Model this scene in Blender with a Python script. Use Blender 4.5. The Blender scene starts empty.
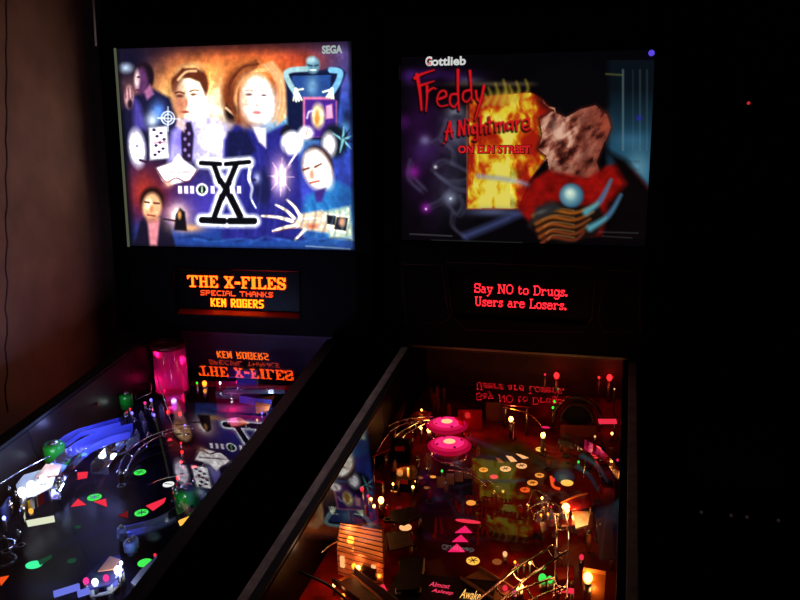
import bpy, math, random
import numpy as np
from mathutils import Matrix, Vector
random.seed(4)
rng = np.random.default_rng(7)
SC = bpy.context.scene
COL = SC.collection

# ------------------------------------------------------------------ camera, world, exposure
GZ = 1.07                                   # height of the rear edge of the playfield glass
FPX = 822.55
CO = np.array([0.24948, -2.00675, 0.67682 + GZ])
CF = np.array([-0.25623993, 0.93301976, -0.25261674])
CR = np.array([0.96552025, 0.25947943, -0.02100181])
CU = np.array([-0.04595374, 0.24928808, 0.96733847])
cam_data = bpy.data.cameras.new('camera')
cam_data.sensor_width = 36.0
cam_data.lens = FPX / 800.0 * 36.0
cam_data.clip_start = 0.02
cam = bpy.data.objects.new('camera', cam_data)
COL.objects.link(cam)
cam.matrix_world = Matrix(((CR[0], CU[0], -CF[0], CO[0]), (CR[1], CU[1], -CF[1], CO[1]), (CR[2], CU[2], -CF[2], CO[2]), (0, 0, 0, 1)))
SC.camera = cam
world = bpy.data.worlds.new('dark_room')
SC.world = world
world.use_nodes = True
world.node_tree.nodes['Background'].inputs[0].default_value = (0.6, 0.7, 1.0, 1)
world.node_tree.nodes['Background'].inputs[1].default_value = 0.0
vs = SC.view_settings
vs.view_transform = 'Standard'
vs.look = 'None'
vs.exposure = 0.0
vs.gamma = 1.0
vs.use_curve_mapping = False
LAMP_GAIN = 0.3                             # dims every small bulb and fill light together
SC.cycles.use_denoising = True
SC.cycles.sample_clamp_indirect = 4.0
SC.cycles.transparent_max_bounces = 24
SC.cycles.max_bounces = 8
SC.cycles.caustics_reflective = False
SC.cycles.caustics_refractive = False

# ------------------------------------------------------------------ materials
def lin(c):
    c = np.asarray(c, dtype=float) / 255.0
    return np.where(c <= 0.04045, c / 12.92, ((c + 0.055) / 1.055) ** 2.4)

MATS = {}
def mat(name, color=(128, 128, 128), rough=0.5, metal=0.0, emit=None, power=1.0, noise=0.0, scale=30.0, coat=0.0, bump=0.0, alpha=1.0, trans=0.0, spec=0.5):
    """principled material with a little procedural variation"""
    m = bpy.data.materials.new(name)
    MATS[name] = m
    m.use_nodes = True
    nt = m.node_tree
    b = nt.nodes['Principled BSDF']
    c = lin(color)
    b.inputs['Roughness'].default_value = rough
    b.inputs['Metallic'].default_value = metal
    b.inputs['Base Color'].default_value = (*c, 1)
    b.inputs['Specular IOR Level'].default_value = spec
    if coat:
        b.inputs['Coat Weight'].default_value = coat
        b.inputs['Coat Roughness'].default_value = 0.08
    if alpha < 1:
        b.inputs['Alpha'].default_value = alpha
    if trans:
        b.inputs['Transmission Weight'].default_value = trans
    if emit is not None:
        b.inputs['Emission Color'].default_value = (*lin(emit), 1)
        b.inputs['Emission Strength'].default_value = power
    if noise or bump:
        tc = nt.nodes.new('ShaderNodeTexCoord')
        nz = nt.nodes.new('ShaderNodeTexNoise')
        nz.inputs['Scale'].default_value = scale
        nz.inputs['Detail'].default_value = 6
        nt.links.new(tc.outputs['Object'], nz.inputs['Vector'])
        if noise:
            r = nt.nodes.new('ShaderNodeValToRGB')
            r.color_ramp.elements[0].position = 0.3
            r.color_ramp.elements[1].position = 0.7
            r.color_ramp.elements[0].color = (*(c * (1 - noise)), 1)
            r.color_ramp.elements[1].color = (*np.minimum(c * (1 + noise), 1), 1)
            nt.links.new(nz.outputs['Fac'], r.inputs['Fac'])
            nt.links.new(r.outputs['Color'], b.inputs['Base Color'])
        if bump:
            bp = nt.nodes.new('ShaderNodeBump')
            bp.inputs['Strength'].default_value = bump
            bp.inputs['Distance'].default_value = 0.01
            nt.links.new(nz.outputs['Fac'], bp.inputs['Height'])
            nt.links.new(bp.outputs['Normal'], b.inputs['Normal'])
    return m

def lamp_mat(name, rgb, sampling='NONE', clear=0.0):
    """something that gives off light; rgb is linear radiance"""
    m = bpy.data.materials.new(name)
    MATS[name] = m
    m.use_nodes = True
    nt = m.node_tree
    nt.nodes.clear()
    out = nt.nodes.new('ShaderNodeOutputMaterial')
    e = nt.nodes.new('ShaderNodeEmission')
    e.inputs[0].default_value = (*rgb, 1)
    if clear:
        t = nt.nodes.new('ShaderNodeBsdfTransparent')
        mx = nt.nodes.new('ShaderNodeMixShader')
        mx.inputs[0].default_value = clear
        nt.links.new(e.outputs[0], mx.inputs[1])
        nt.links.new(t.outputs[0], mx.inputs[2])
        nt.links.new(mx.outputs[0], out.inputs[0])
    else:
        nt.links.new(e.outputs[0], out.inputs[0])
    m.cycles.emission_sampling = sampling
    return m

def art_mat(name, rough=0.28, emission=None):
    """surface printed with the colours stored on its mesh; emission -> a back-lit print"""
    m = bpy.data.materials.new(name)
    m.use_nodes = True
    nt = m.node_tree
    b = nt.nodes['Principled BSDF']
    a = nt.nodes.new('ShaderNodeVertexColor')
    a.layer_name = 'print'
    if emission is None:
        nt.nodes.remove(b)                       # ink under a thin lacquer: mostly matt, a faint mirror on top
        d = nt.nodes.new('ShaderNodeBsdfDiffuse')
        nt.links.new(a.outputs['Color'], d.inputs[0])
        g = nt.nodes.new('ShaderNodeBsdfGlossy')
        g.inputs['Roughness'].default_value = rough
        mx = nt.nodes.new('ShaderNodeMixShader')
        mx.inputs[0].default_value = 0.006
        nt.links.new(d.outputs[0], mx.inputs[1])
        nt.links.new(g.outputs[0], mx.inputs[2])
        nt.links.new(mx.outputs[0], nt.nodes['Material Output'].inputs[0])
    else:
        b.inputs['Base Color'].default_value = (0.01, 0.01, 0.01, 1)
        b.inputs['Roughness'].default_value = 0.5
        b.inputs['Specular IOR Level'].default_value = 0.1
        nt.links.new(a.outputs['Color'], b.inputs['Emission Color'])
        b.inputs['Emission Strength'].default_value = emission
        m.cycles.emission_sampling = 'FRONT_BACK'
    return m

def clear_mat(name, tint=(255, 255, 255), reflect_min=0.0, rough=0.0, fres=1.5, boost=1.0, body=0.0, bodycol=(255, 255, 255)):
    """thin clear sheet: lets light through, mirrors by Fresnel; body adds a share of scattering plastic"""
    m = bpy.data.materials.new(name)
    MATS[name] = m
    m.use_nodes = True
    nt = m.node_tree
    nt.nodes.clear()
    out = nt.nodes.new('ShaderNodeOutputMaterial')
    t = nt.nodes.new('ShaderNodeBsdfTransparent')
    t.inputs[0].default_value = (*lin(tint), 1)
    g = nt.nodes.new('ShaderNodeBsdfGlossy')
    g.inputs['Roughness'].default_value = rough
    src = t.outputs[0]
    if body:
        tr = nt.nodes.new('ShaderNodeBsdfTranslucent')
        tr.inputs[0].default_value = (*lin(bodycol), 1)
        df = nt.nodes.new('ShaderNodeBsdfDiffuse')
        df.inputs[0].default_value = (*lin(bodycol), 1)
        m0 = nt.nodes.new('ShaderNodeMixShader')
        m0.inputs[0].default_value = 0.4
        nt.links.new(tr.outputs[0], m0.inputs[1])
        nt.links.new(df.outputs[0], m0.inputs[2])
        m1 = nt.nodes.new('ShaderNodeMixShader')
        m1.inputs[0].default_value = body
        nt.links.new(src, m1.inputs[1])
        nt.links.new(m0.outputs[0], m1.inputs[2])
        src = m1.outputs[0]
    fr = nt.nodes.new('ShaderNodeFresnel')
    fr.inputs[0].default_value = fres
    mu = nt.nodes.new('ShaderNodeMath')
    mu.operation = 'MULTIPLY_ADD'
    mu.use_clamp = True
    mu.inputs[1].default_value = boost
    mu.inputs[2].default_value = reflect_min
    nt.links.new(fr.outputs[0], mu.inputs[0])
    mx = nt.nodes.new('ShaderNodeMixShader')
    nt.links.new(mu.outputs[0], mx.inputs[0])
    nt.links.new(src, mx.inputs[1])
    nt.links.new(g.outputs[0], mx.inputs[2])
    nt.links.new(mx.outputs[0], out.inputs[0])
    return m

BLACK = mat('black_laminate', (5, 4, 6), rough=0.6, noise=0.3, scale=60, spec=0.12)
BLACKG = mat('black_gloss_paint', (6, 6, 8), rough=0.3, noise=0.2, scale=25, spec=0.3)
BLACKP = mat('black_plastic', (6, 5, 6), rough=0.5, spec=0.15)
INNER = mat('inner_side_black', (4, 4, 6), rough=0.4, noise=0.2, scale=20, spec=0.06)
STEEL = mat('brushed_steel', (150, 145, 140), rough=0.38, metal=1.0, noise=0.12, scale=80)
DULLSTEEL = mat('worn_rail_steel', (170, 158, 150), rough=0.6, metal=0.4, noise=0.25, scale=45)
CHROME = mat('chrome_wire', (225, 220, 215), rough=0.14, metal=1.0)
RUBBER = mat('black_rubber', (14, 13, 13), rough=0.7)
WRUBBER = mat('white_rubber', (205, 200, 190), rough=0.6)
GLASS = clear_mat('playfield_glass', boost=1.5, fres=1.5)
CLEARP = clear_mat('clear_ramp_plastic', tint=(225, 230, 240), boost=1.2, rough=0.08, body=0.14, bodycol=(215, 225, 240))
BLUEP = clear_mat('blue_ramp_plastic', tint=(120, 140, 240), boost=1.2, rough=0.1, body=0.4, bodycol=(140, 155, 255))
REDP = clear_mat('red_clear_plastic', tint=(250, 60, 70), boost=1.0, rough=0.1, body=0.4, bodycol=(255, 40, 50))
PINKP = clear_mat('magenta_clear_plastic', tint=(255, 60, 130), boost=1.0, rough=0.1, body=0.5, bodycol=(255, 60, 150))
GREENP = clear_mat('green_clear_plastic', tint=(60, 200, 80), boost=1.0, rough=0.12, body=0.9, bodycol=(25, 200, 60))
AMBERP = clear_mat('amber_clear_plastic', tint=(250, 190, 120), boost=1.0, rough=0.12, body=0.5, bodycol=(250, 190, 130))
WHITEP = mat('white_plastic', (225, 222, 215), rough=0.4)
YELLOWP = mat('yellow_plastic', (230, 170, 30), rough=0.4)
REDPL = mat('red_plastic', (190, 25, 30), rough=0.4)
BLUEPL = mat('blue_plastic', (50, 60, 190), rough=0.4)
BROWNP = mat('brown_ramp_plastic', (70, 32, 34), rough=0.4, noise=0.3, scale=40)
ORANGEP = mat('orange_plastic', (220, 120, 40), rough=0.4)
FLESHP = mat('tan_plastic', (205, 150, 105), rough=0.5, noise=0.25, scale=30)
GREYP = mat('grey_plastic', (110, 110, 118), rough=0.45)
GLOWS = {
    'lit_green': (0.06, 0.95, 0.10), 'lit_green_dim': (0.02, 0.16, 0.03), 'lit_red': (1.0, 0.03, 0.07), 'lit_red_dim': (0.16, 0.005, 0.01),
    'lit_teal': (0.06, 1.1, 0.42), 'lit_teal_dim': (0.008, 0.06, 0.03), 'lit_white': (1.0, 1.05, 1.0), 'lit_cream': (0.85, 0.9, 0.65),
    'lit_amber': (1.3, 0.62, 0.08), 'lit_orange': (1.1, 0.36, 0.05), 'lit_orange_dim': (0.28, 0.07, 0.015), 'lit_pink': (1.0, 0.015, 0.14), 'lit_salmon': (1.2, 0.55, 0.2),
    'lit_blue': (0.25, 0.3, 2.2), 'lit_scarlet': (1.0, 0.09, 0.01), 'lit_magenta': (1.3, 0.05, 0.4), 'lit_cyan': (0.5, 0.9, 2.0),
    'hot_white': (9, 9.5, 11), 'hot_warm': (12, 5.0, 0.9), 'hot_red': (4, 0.05, 0.06), 'hot_blue': (1.2, 1.8, 9), 'hot_amber': (5, 1.0, 0.06), 'hot_violet': (0.6, 0.4, 4),
    'hot_pink': (6, 0.5, 1.0), 'hot_green': (0.05, 1.6, 0.06)}
for k, v in GLOWS.items():
    lamp_mat(k, v)
PRINTINK = mat('black_ink', (8, 8, 10), rough=0.5)

# ------------------------------------------------------------------ mesh builder
class MB:
    def __init__(s):
        s.v, s.f, s.m, s.mats, s.smooth = [], [], [], [], []
    def mi(s, m):
        if m not in s.mats:
            s.mats.append(m)
        return s.mats.index(m)
    def add(s, vs_, fs, m, smooth=False):
        o = len(s.v)
        s.v += [tuple(map(float, p)) for p in vs_]
        k = s.mi(m)
        for f in fs:
            s.f.append([i + o for i in f])
            s.m.append(k)
            s.smooth.append(smooth)
        return s
    def hexa(s, p, m):
        """8 corners: four below (counter-clockwise from above), four above"""
        return s.add(p, [(3, 2, 1, 0), (4, 5, 6, 7), (0, 1, 5, 4), (1, 2, 6, 5), (2, 3, 7, 6), (3, 0, 4, 7)], m)
    def box(s, a, b, m):
        x0, y0, z0 = a
        x1, y1, z1 = b
        return s.hexa([(x0, y0, z0), (x1, y0, z0), (x1, y1, z0), (x0, y1, z0), (x0, y0, z1), (x1, y0, z1), (x1, y1, z1), (x0, y1, z1)], m)
    def obox(s, c, half, rz, m, rx=0.0):
        ca, sa = math.cos(rz), math.sin(rz)
        cb, sb = math.cos(rx), math.sin(rx)
        P = []
        for dz in (-1, 1):
            for dx, dy in ((-1, -1), (1, -1), (1, 1), (-1, 1)):
                x, y, z = dx * half[0], dy * half[1], dz * half[2]
                y, z = y * cb - z * sb, y * sb + z * cb
                P.append((c[0] + x * ca - y * sa, c[1] + x * sa + y * ca, c[2] + z))
        return s.hexa(P, m)
    def lathe(s, c, prof, m, n=24, axis=None, smooth=True, caps=True):
        """profile [(radius, height)] turned about an axis through c"""
        ax = Vector(axis).normalized() if axis is not None else Vector((0, 0, 1))
        q = Vector((0, 0, 1)).rotation_difference(ax)
        V = []
        for r, h in prof:
            for i in range(n):
                a = 2 * math.pi * i / n
                p = q @ Vector((r * math.cos(a), r * math.sin(a), h))
                V.append((c[0] + p.x, c[1] + p.y, c[2] + p.z))
        F = []
        for k in range(len(prof) - 1):
            for i in range(n):
                j = (i + 1) % n
                F.append((k * n + i, k * n + j, (k + 1) * n + j, (k + 1) * n + i))
        s.add(V, F, m, smooth)
        if caps:
            o = len(s.v) - len(V)
            kk = s.mi(m)
            for ring, rev in ((0, True), (len(prof) - 1, False)):
                if prof[ring][0] > 1e-6:
                    f = [o + ring * n + i for i in range(n)]
                    s.f.append(f[::-1] if rev else f)
                    s.m.append(kk)
                    s.smooth.append(False)
        return s
    def ball(s, c, r, m, n=14, sz=1.0):
        pr = [(max(1e-7, r * math.sin(math.pi * k / n)), -r * sz * math.cos(math.pi * k / n)) for k in range(n + 1)]
        return s.lathe(c, pr, m, n=16, caps=False)
    def tube(s, pts, r, m, n=8):
        P = [Vector(p) for p in pts]
        V, F = [], []
        prev = None
        for i, p in enumerate(P):
            d = (P[min(i + 1, len(P) - 1)] - P[max(i - 1, 0)])
            d = d.normalized() if d.length > 1e-9 else Vector((0, 0, 1))
            if prev is None:
                a = d.orthogonal().normalized()
            else:
                a = (prev - d * prev.dot(d))
                a = a.normalized() if a.length > 1e-6 else d.orthogonal().normalized()
            prev = a
            b = d.cross(a)
            for k in range(n):
                t = 2 * math.pi * k / n
                V.append(tuple(p + (a * math.cos(t) + b * math.sin(t)) * r))
        for i in range(len(P) - 1):
            for k in range(n):
                j = (k + 1) % n
                F.append((i * n + k, i * n + j, (i + 1) * n + j, (i + 1) * n + k))
        F.append(tuple(range(n))[::-1])
        F.append(tuple((len(P) - 1) * n + k for k in range(n)))
        return s.add(V, F, m, True)
    def prism(s, pts, z0, z1, m, side=None):
        """polygon (x, y) between two heights (numbers or one per corner)"""
        n = len(pts)
        a0 = z0 if hasattr(z0, '__len__') else [z0] * n
        a1 = z1 if hasattr(z1, '__len__') else [z1] * n
        ar = sum(pts[i][0] * pts[(i + 1) % n][1] - pts[(i + 1) % n][0] * pts[i][1] for i in range(n))
        idx = list(range(n)) if ar > 0 else list(range(n))[::-1]
        V = [(pts[i][0], pts[i][1], a0[i]) for i in idx] + [(pts[i][0], pts[i][1], a1[i]) for i in idx]
        s.add(V, [tuple(range(n))[::-1], tuple(range(n, 2 * n))], m)
        o = len(s.v) - 2 * n
        k = s.mi(side or m)
        for i in range(n):
            j = (i + 1) % n
            s.f.append([o + i, o + j, o + n + j, o + n + i])
            s.m.append(k)
            s.smooth.append(False)
        return s
    def build(s, name, parent=None, bevel=0.0):
        me = bpy.data.meshes.new(name)
        me.from_pydata(s.v, [], s.f)
        for m in s.mats:
            me.materials.append(m)
        me.polygons.foreach_set('material_index', s.m)
        me.polygons.foreach_set('use_smooth', s.smooth)
        me.update()
        o = bpy.data.objects.new(name, me)
        COL.objects.link(o)
        if parent is not None:
            o.parent = parent
        if bevel:
            md = o.modifiers.new('bevel', 'BEVEL')
            md.width = bevel
            md.segments = 2
            md.limit_method = 'ANGLE'
        return o

def smooth_path(pts, n=6):
    P = [np.array(p, float) for p in pts]
    out = []
    for i in range(len(P) - 1):
        p0, p1, p2, p3 = P[max(i - 1, 0)], P[i], P[i + 1], P[min(i + 2, len(P) - 1)]
        for k in range(n):
            t = k / n
            out.append(tuple(0.5 * (2 * p1 + (p2 - p0) * t + (2 * p0 - 5 * p1 + 4 * p2 - p3) * t * t + (3 * p1 - p0 - 3 * p2 + p3) * t ** 3)))
    out.append(tuple(P[-1]))
    return out

def tag(o, label, cat, group=None, kind=None):
    o['label'] = label
    o['category'] = cat
    if group:
        o['group'] = group
    if kind:
        o['kind'] = kind
    return o

def empty(name, loc, rz=0.0):
    o = bpy.data.objects.new(name, None)
    COL.objects.link(o)
    o.location = loc
    o.rotation_euler = (0, 0, rz)
    return o

def point_light(parent, p, rgb, watts, radius=0.008):
    l = bpy.data.lights.new('bulb_or_fill_light', 'POINT')
    l.color = rgb
    l.energy = watts * LAMP_GAIN
    l.shadow_soft_size = radius
    o = bpy.data.objects.new('bulb_or_fill_light', l)
    COL.objects.link(o)
    o.parent = parent
    o.location = p
    return o

# ------------------------------------------------------------------ the two machines' own frames
class Frame:
    """a machine's local frame: x to the right, y to the back, z up from the floor; origin under the glass's rear edge"""
    def __init__(s, loc, yaw, slope, width, back_w, back_z0, back_z1):
        s.loc, s.yaw, s.slope, s.w = np.array([*loc, 0.0]), yaw, math.tan(slope), width / 2
        s.bw, s.bz0, s.bz1 = back_w / 2, back_z0, back_z1
        s.tilt = math.tan(0.0683)
        c, n = math.cos(yaw), math.sin(yaw)
        s.R = np.array([[c, n, 0], [-n, c, 0], [0, 0, 1]])      # world -> local
        s.co = s.R @ (CO - s.loc)
    def glass_z(s, t):
        return GZ - t * s.slope
    def board_z(s, t):
        return GZ - 0.165 - t * (s.slope - 0.06)
    def at(s, px, py, h=0.0):
        """where the sight line of a photo point meets the level h above the playfield"""
        d = s.R @ (CF + (px - 400) / FPX * CR - (py - 300) / FPX * CU)
        k = s.slope - 0.06
        u = (GZ - 0.165 + h + k * s.co[1] - s.co[2]) / (d[2] - k * d[1])
        p = s.co + u * d
        return np.array([p[0], p[1], p[2]])
    def wallat(s, px, py, y=0.0):
        d = s.R @ (CF + (px - 400) / FPX * CR - (py - 300) / FPX * CU)
        u = (y - s.co[1]) / d[1]
        return s.co + u * d
    def box_at(s, px, py, out=0.0):
        """point of the backbox's front plane behind a photo point"""
        d = s.R @ (CF + (px - 400) / FPX * CR - (py - 300) / FPX * CU)
        y0 = 0.02 - out
        u = (y0 + s.tilt * (s.co[2] - GZ) - s.co[1]) / (d[1] - s.tilt * d[2])
        return s.co + u * d
    def face(s, x, z, out=0.0):
        """point of the backbox front, z above the glass edge, out towards the player"""
        return (x, 0.02 + s.tilt * z - out, GZ + z)
    def px(s, P):
        """photo position of local points"""
        W = np.asarray(P, float) @ s.R + s.loc
        d = W - CO
        z = d @ CF
        return 400 + FPX * (d @ CR) / z, 300 - FPX * (d @ CU) / z

L = Frame((-0.7771, 0.0123), 0.0563, 0.0721, 0.5238, 0.6669, 0.247, 0.7896)
R = Frame((0.0, 0.0), 0.0, 0.0939, 0.5401, 0.6129, 0.2853, 0.7449)

# ------------------------------------------------------------------ painting prints
def fbm(x, y, seed=0, octaves=4):
    out = np.zeros_like(x)
    amp, tot = 1.0, 0.0
    for o in range(octaves):
        xi, yi = np.floor(x), np.floor(y)
        fx, fy = x - xi, y - yi
        fx, fy = fx * fx * (3 - 2 * fx), fy * fy * (3 - 2 * fy)
        def hsh(a, b):
            v = np.sin(a * 127.1 + b * 311.7 + seed * 17.3 + o * 5.1) * 43758.5453
            return v - np.floor(v)
        out += amp * ((hsh(xi, yi) * (1 - fx) + hsh(xi + 1, yi) * fx) * (1 - fy) + (hsh(xi, yi + 1) * (1 - fx) + hsh(xi + 1, yi + 1) * fx) * fy)
        tot += amp
        amp *= 0.5
        x, y = x * 2.03, y * 2.03
    return out / tot

class Print:
    """colour per vertex of a print, painted with soft shapes"""
    def __init__(s, X, Y, base):
        s.X, s.Y = X, Y
        s.C = np.tile(np.array(base, float), (len(X), 1))
    def _sel(s, x0, x1, y0, y1):
        return np.nonzero((s.X > x0) & (s.X < x1) & (s.Y > y0) & (s.Y < y1))[0]
    def _mix(s, i, a, col, add=False):
        col = np.array(col, float)
        a = np.asarray(a)[:, None]
        s.C[i] = s.C[i] + a * col if add else s.C[i] * (1 - a) + a * col
    def ell(s, cx, cy, rx, ry, col, ang=0, soft=0.12, a=1.0):
        r = max(rx, ry) * (1 + soft) + 1
        i = s._sel(cx - r, cx + r, cy - r, cy + r)
        c, n = math.cos(math.radians(ang)), math.sin(math.radians(ang))
        dx, dy = s.X[i] - cx, s.Y[i] - cy
        d = np.hypot((dx * c + dy * n) / rx, (-dx * n + dy * c) / ry)
        s._mix(i, a * np.clip((1 + soft - d) / (2 * soft), 0, 1), col)
    def glow(s, cx, cy, rx, ry, col, a=1.0, ang=0, add=False):
        r = max(rx, ry) * 2.4
        i = s._sel(cx - r, cx + r, cy - r, cy + r)
        c, n = math.cos(math.radians(ang)), math.sin(math.radians(ang))
        dx, dy = s.X[i] - cx, s.Y[i] - cy
        d2 = ((dx * c + dy * n) / rx) ** 2 + ((-dx * n + dy * c) / ry) ** 2
        s._mix(i, a * np.exp(-d2 * 1.4), col, add)
    def poly(s, pts, col, soft=1.0, a=1.0):
        P = np.array(pts, float)
        i = s._sel(P[:, 0].min() - soft - 1, P[:, 0].max() + soft + 1, P[:, 1].min() - soft - 1, P[:, 1].max() + soft + 1)
        x, y = s.X[i], s.Y[i]
        d = np.full(len(i), 1e9)
        ins = np.zeros(len(i), bool)
        for k in range(len(P)):
            (ax, ay), (bx, by) = P[k], P[(k + 1) % len(P)]
            ex, ey = bx - ax, by - ay
            t = np.clip(((x - ax) * ex + (y - ay) * ey) / (ex * ex + ey * ey + 1e-12), 0, 1)
            d = np.minimum(d, np.hypot(x - ax - t * ex, y - ay - t * ey))
            cr = (ay > y) != (by > y)
            with np.errstate(divide='ignore', invalid='ignore'):
                ins ^= cr & (x < (bx - ax) * (y - ay) / (by - ay if by != ay else 1e-9) + ax)
        sd = np.where(ins, d, -d)
        s._mix(i, a * np.clip((sd + soft) / (2 * soft), 0, 1), col)
    def stroke(s, pts, w, col, soft=0.7, a=1.0, w1=None, add=False, curve=True):
        P = np.array(smooth_path(pts, 5) if curve and len(pts) > 2 else pts, float)
        w1 = w if w1 is None else w1
        r = max(w, w1) + soft + 1
        i = s._sel(P[:, 0].min() - r, P[:, 0].max() + r, P[:, 1].min() - r, P[:, 1].max() + r)
        x, y = s.X[i], s.Y[i]
        best = np.full(len(i), -1e9)
        n = len(P) - 1
        for k in range(n):
            (ax, ay), (bx, by) = P[k], P[k + 1]
            ex, ey = bx - ax, by - ay
            t = np.clip(((x - ax) * ex + (y - ay) * ey) / (ex * ex + ey * ey + 1e-12), 0, 1)
            ww = w + (w1 - w) * (k + t) / n
            best = np.maximum(best, ww / 2 - np.hypot(x - ax - t * ex, y - ay - t * ey))
        s._mix(i, a * np.clip((best + soft) / (2 * soft), 0, 1), col, add)
    def shade(s, fn):
        s.C = fn(s.X, s.Y, s.C)

def print_mesh(name, pts, nx, ny, colors, material, parent, thickness=0.003):
    """grid of nx by ny points (row by row) carrying the print, with a thin back so that it is a sheet"""
    me = bpy.data.meshes.new(name)
    n = nx * ny
    i = np.arange(n).reshape(ny, nx)
    q = np.stack([i[:-1, :-1], i[1:, :-1], i[1:, 1:], i[:-1, 1:]], -1).reshape(-1, 4)
    me.from_pydata(pts.tolist(), [], q.tolist())
    at = me.color_attributes.new('print', 'FLOAT_COLOR', 'POINT')
    buf = np.ones((n, 4), np.float32)
    buf[:, :3] = colors
    at.data.foreach_set('color', buf.ravel())
    me.materials.append(material)
    me.update()
    o = bpy.data.objects.new(name, me)
    COL.objects.link(o)
    o.parent = parent
    if thickness:
        md = o.modifiers.new('sheet', 'SOLIDIFY')
        md.thickness = thickness
        md.offset = -1
    return o

def text_mesh(body, material, name, parent, origin, ux, uy, width, bold=0.0, shear=0.0, align='LEFT', height=None):
    """flat lettering laid on a plane: origin (lower left), ux/uy the reading and up directions"""
    cu = bpy.data.curves.new(name, 'FONT')
    cu.body = body
    cu.offset = bold
    cu.shear = shear
    cu.resolution_u = 4
    cu.size = 1
    tmp = bpy.data.objects.new('tmp_text', cu)
    COL.objects.link(tmp)
    bpy.context.view_layer.update()
    me = bpy.data.meshes.new_from_object(tmp.evaluated_get(bpy.context.evaluated_depsgraph_get()))
    bpy.data.objects.remove(tmp)
    n = len(me.vertices)
    co = np.zeros(n * 3)
    me.vertices.foreach_get('co', co)
    co = co.reshape(-1, 3)
    x0, x1, y0, y1 = co[:, 0].min(), co[:, 0].max(), co[:, 1].min(), co[:, 1].max()
    sx = width / (x1 - x0)
    sy = height / (y1 - y0) if height else sx
    ux, uy, og = np.array(ux, float), np.array(uy, float), np.array(origin, float)
    P = og + (co[:, :1] - x0) * sx * ux + (co[:, 1:2] - y0) * sy * uy
    me.vertices.foreach_set('co', P.ravel())
    me.materials.clear()
    me.materials.append(material)
    me.update()
    o = bpy.data.objects.new(name, me)
    COL.objects.link(o)
    o.parent = parent
    return o

# ------------------------------------------------------------------ the room
def struct(o):
    o['kind'] = 'structure'
    return o
def lw(x, y, z):
    p = np.array([x, y, z]) @ L.R + L.loc
    return (p[0], p[1], z)
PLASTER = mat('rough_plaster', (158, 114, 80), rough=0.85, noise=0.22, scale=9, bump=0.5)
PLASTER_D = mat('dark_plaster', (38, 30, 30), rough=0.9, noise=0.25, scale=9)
FLOORM = mat('dark_carpet', (22, 18, 20), rough=0.95, noise=0.4, scale=120)
WX = -0.445
m = MB()
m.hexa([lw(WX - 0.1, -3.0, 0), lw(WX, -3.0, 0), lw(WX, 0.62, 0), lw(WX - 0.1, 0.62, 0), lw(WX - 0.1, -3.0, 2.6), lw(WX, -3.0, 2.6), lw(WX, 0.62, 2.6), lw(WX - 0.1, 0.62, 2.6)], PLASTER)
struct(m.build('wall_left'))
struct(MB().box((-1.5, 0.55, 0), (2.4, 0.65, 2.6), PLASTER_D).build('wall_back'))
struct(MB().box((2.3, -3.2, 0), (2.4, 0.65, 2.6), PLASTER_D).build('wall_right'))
struct(MB().box((-1.6, -3.2, -0.1), (2.4, 0.65, 0), FLOORM).build('floor'))
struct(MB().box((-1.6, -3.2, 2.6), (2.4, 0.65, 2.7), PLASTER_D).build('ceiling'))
# ragged seam running down the plaster
q = L.wallat(5, 150, 0)
SEAM = mat('seam_grout', (88, 64, 52), rough=0.95, noise=0.5, scale=50)

# ------------------------------------------------------------------ machine bodies
def hexf(mb, fr, x0, x1, z0, z1, o0, o1, m_):
    """slab parallel to the backbox front, from o0 to o1 in front of it"""
    P = [fr.face(x, z, o) for z in (z0, z1) for x, o in ((x0, o1), (x1, o1), (x1, o0), (x0, o0))]
    return mb.hexa(P, m_)

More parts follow.
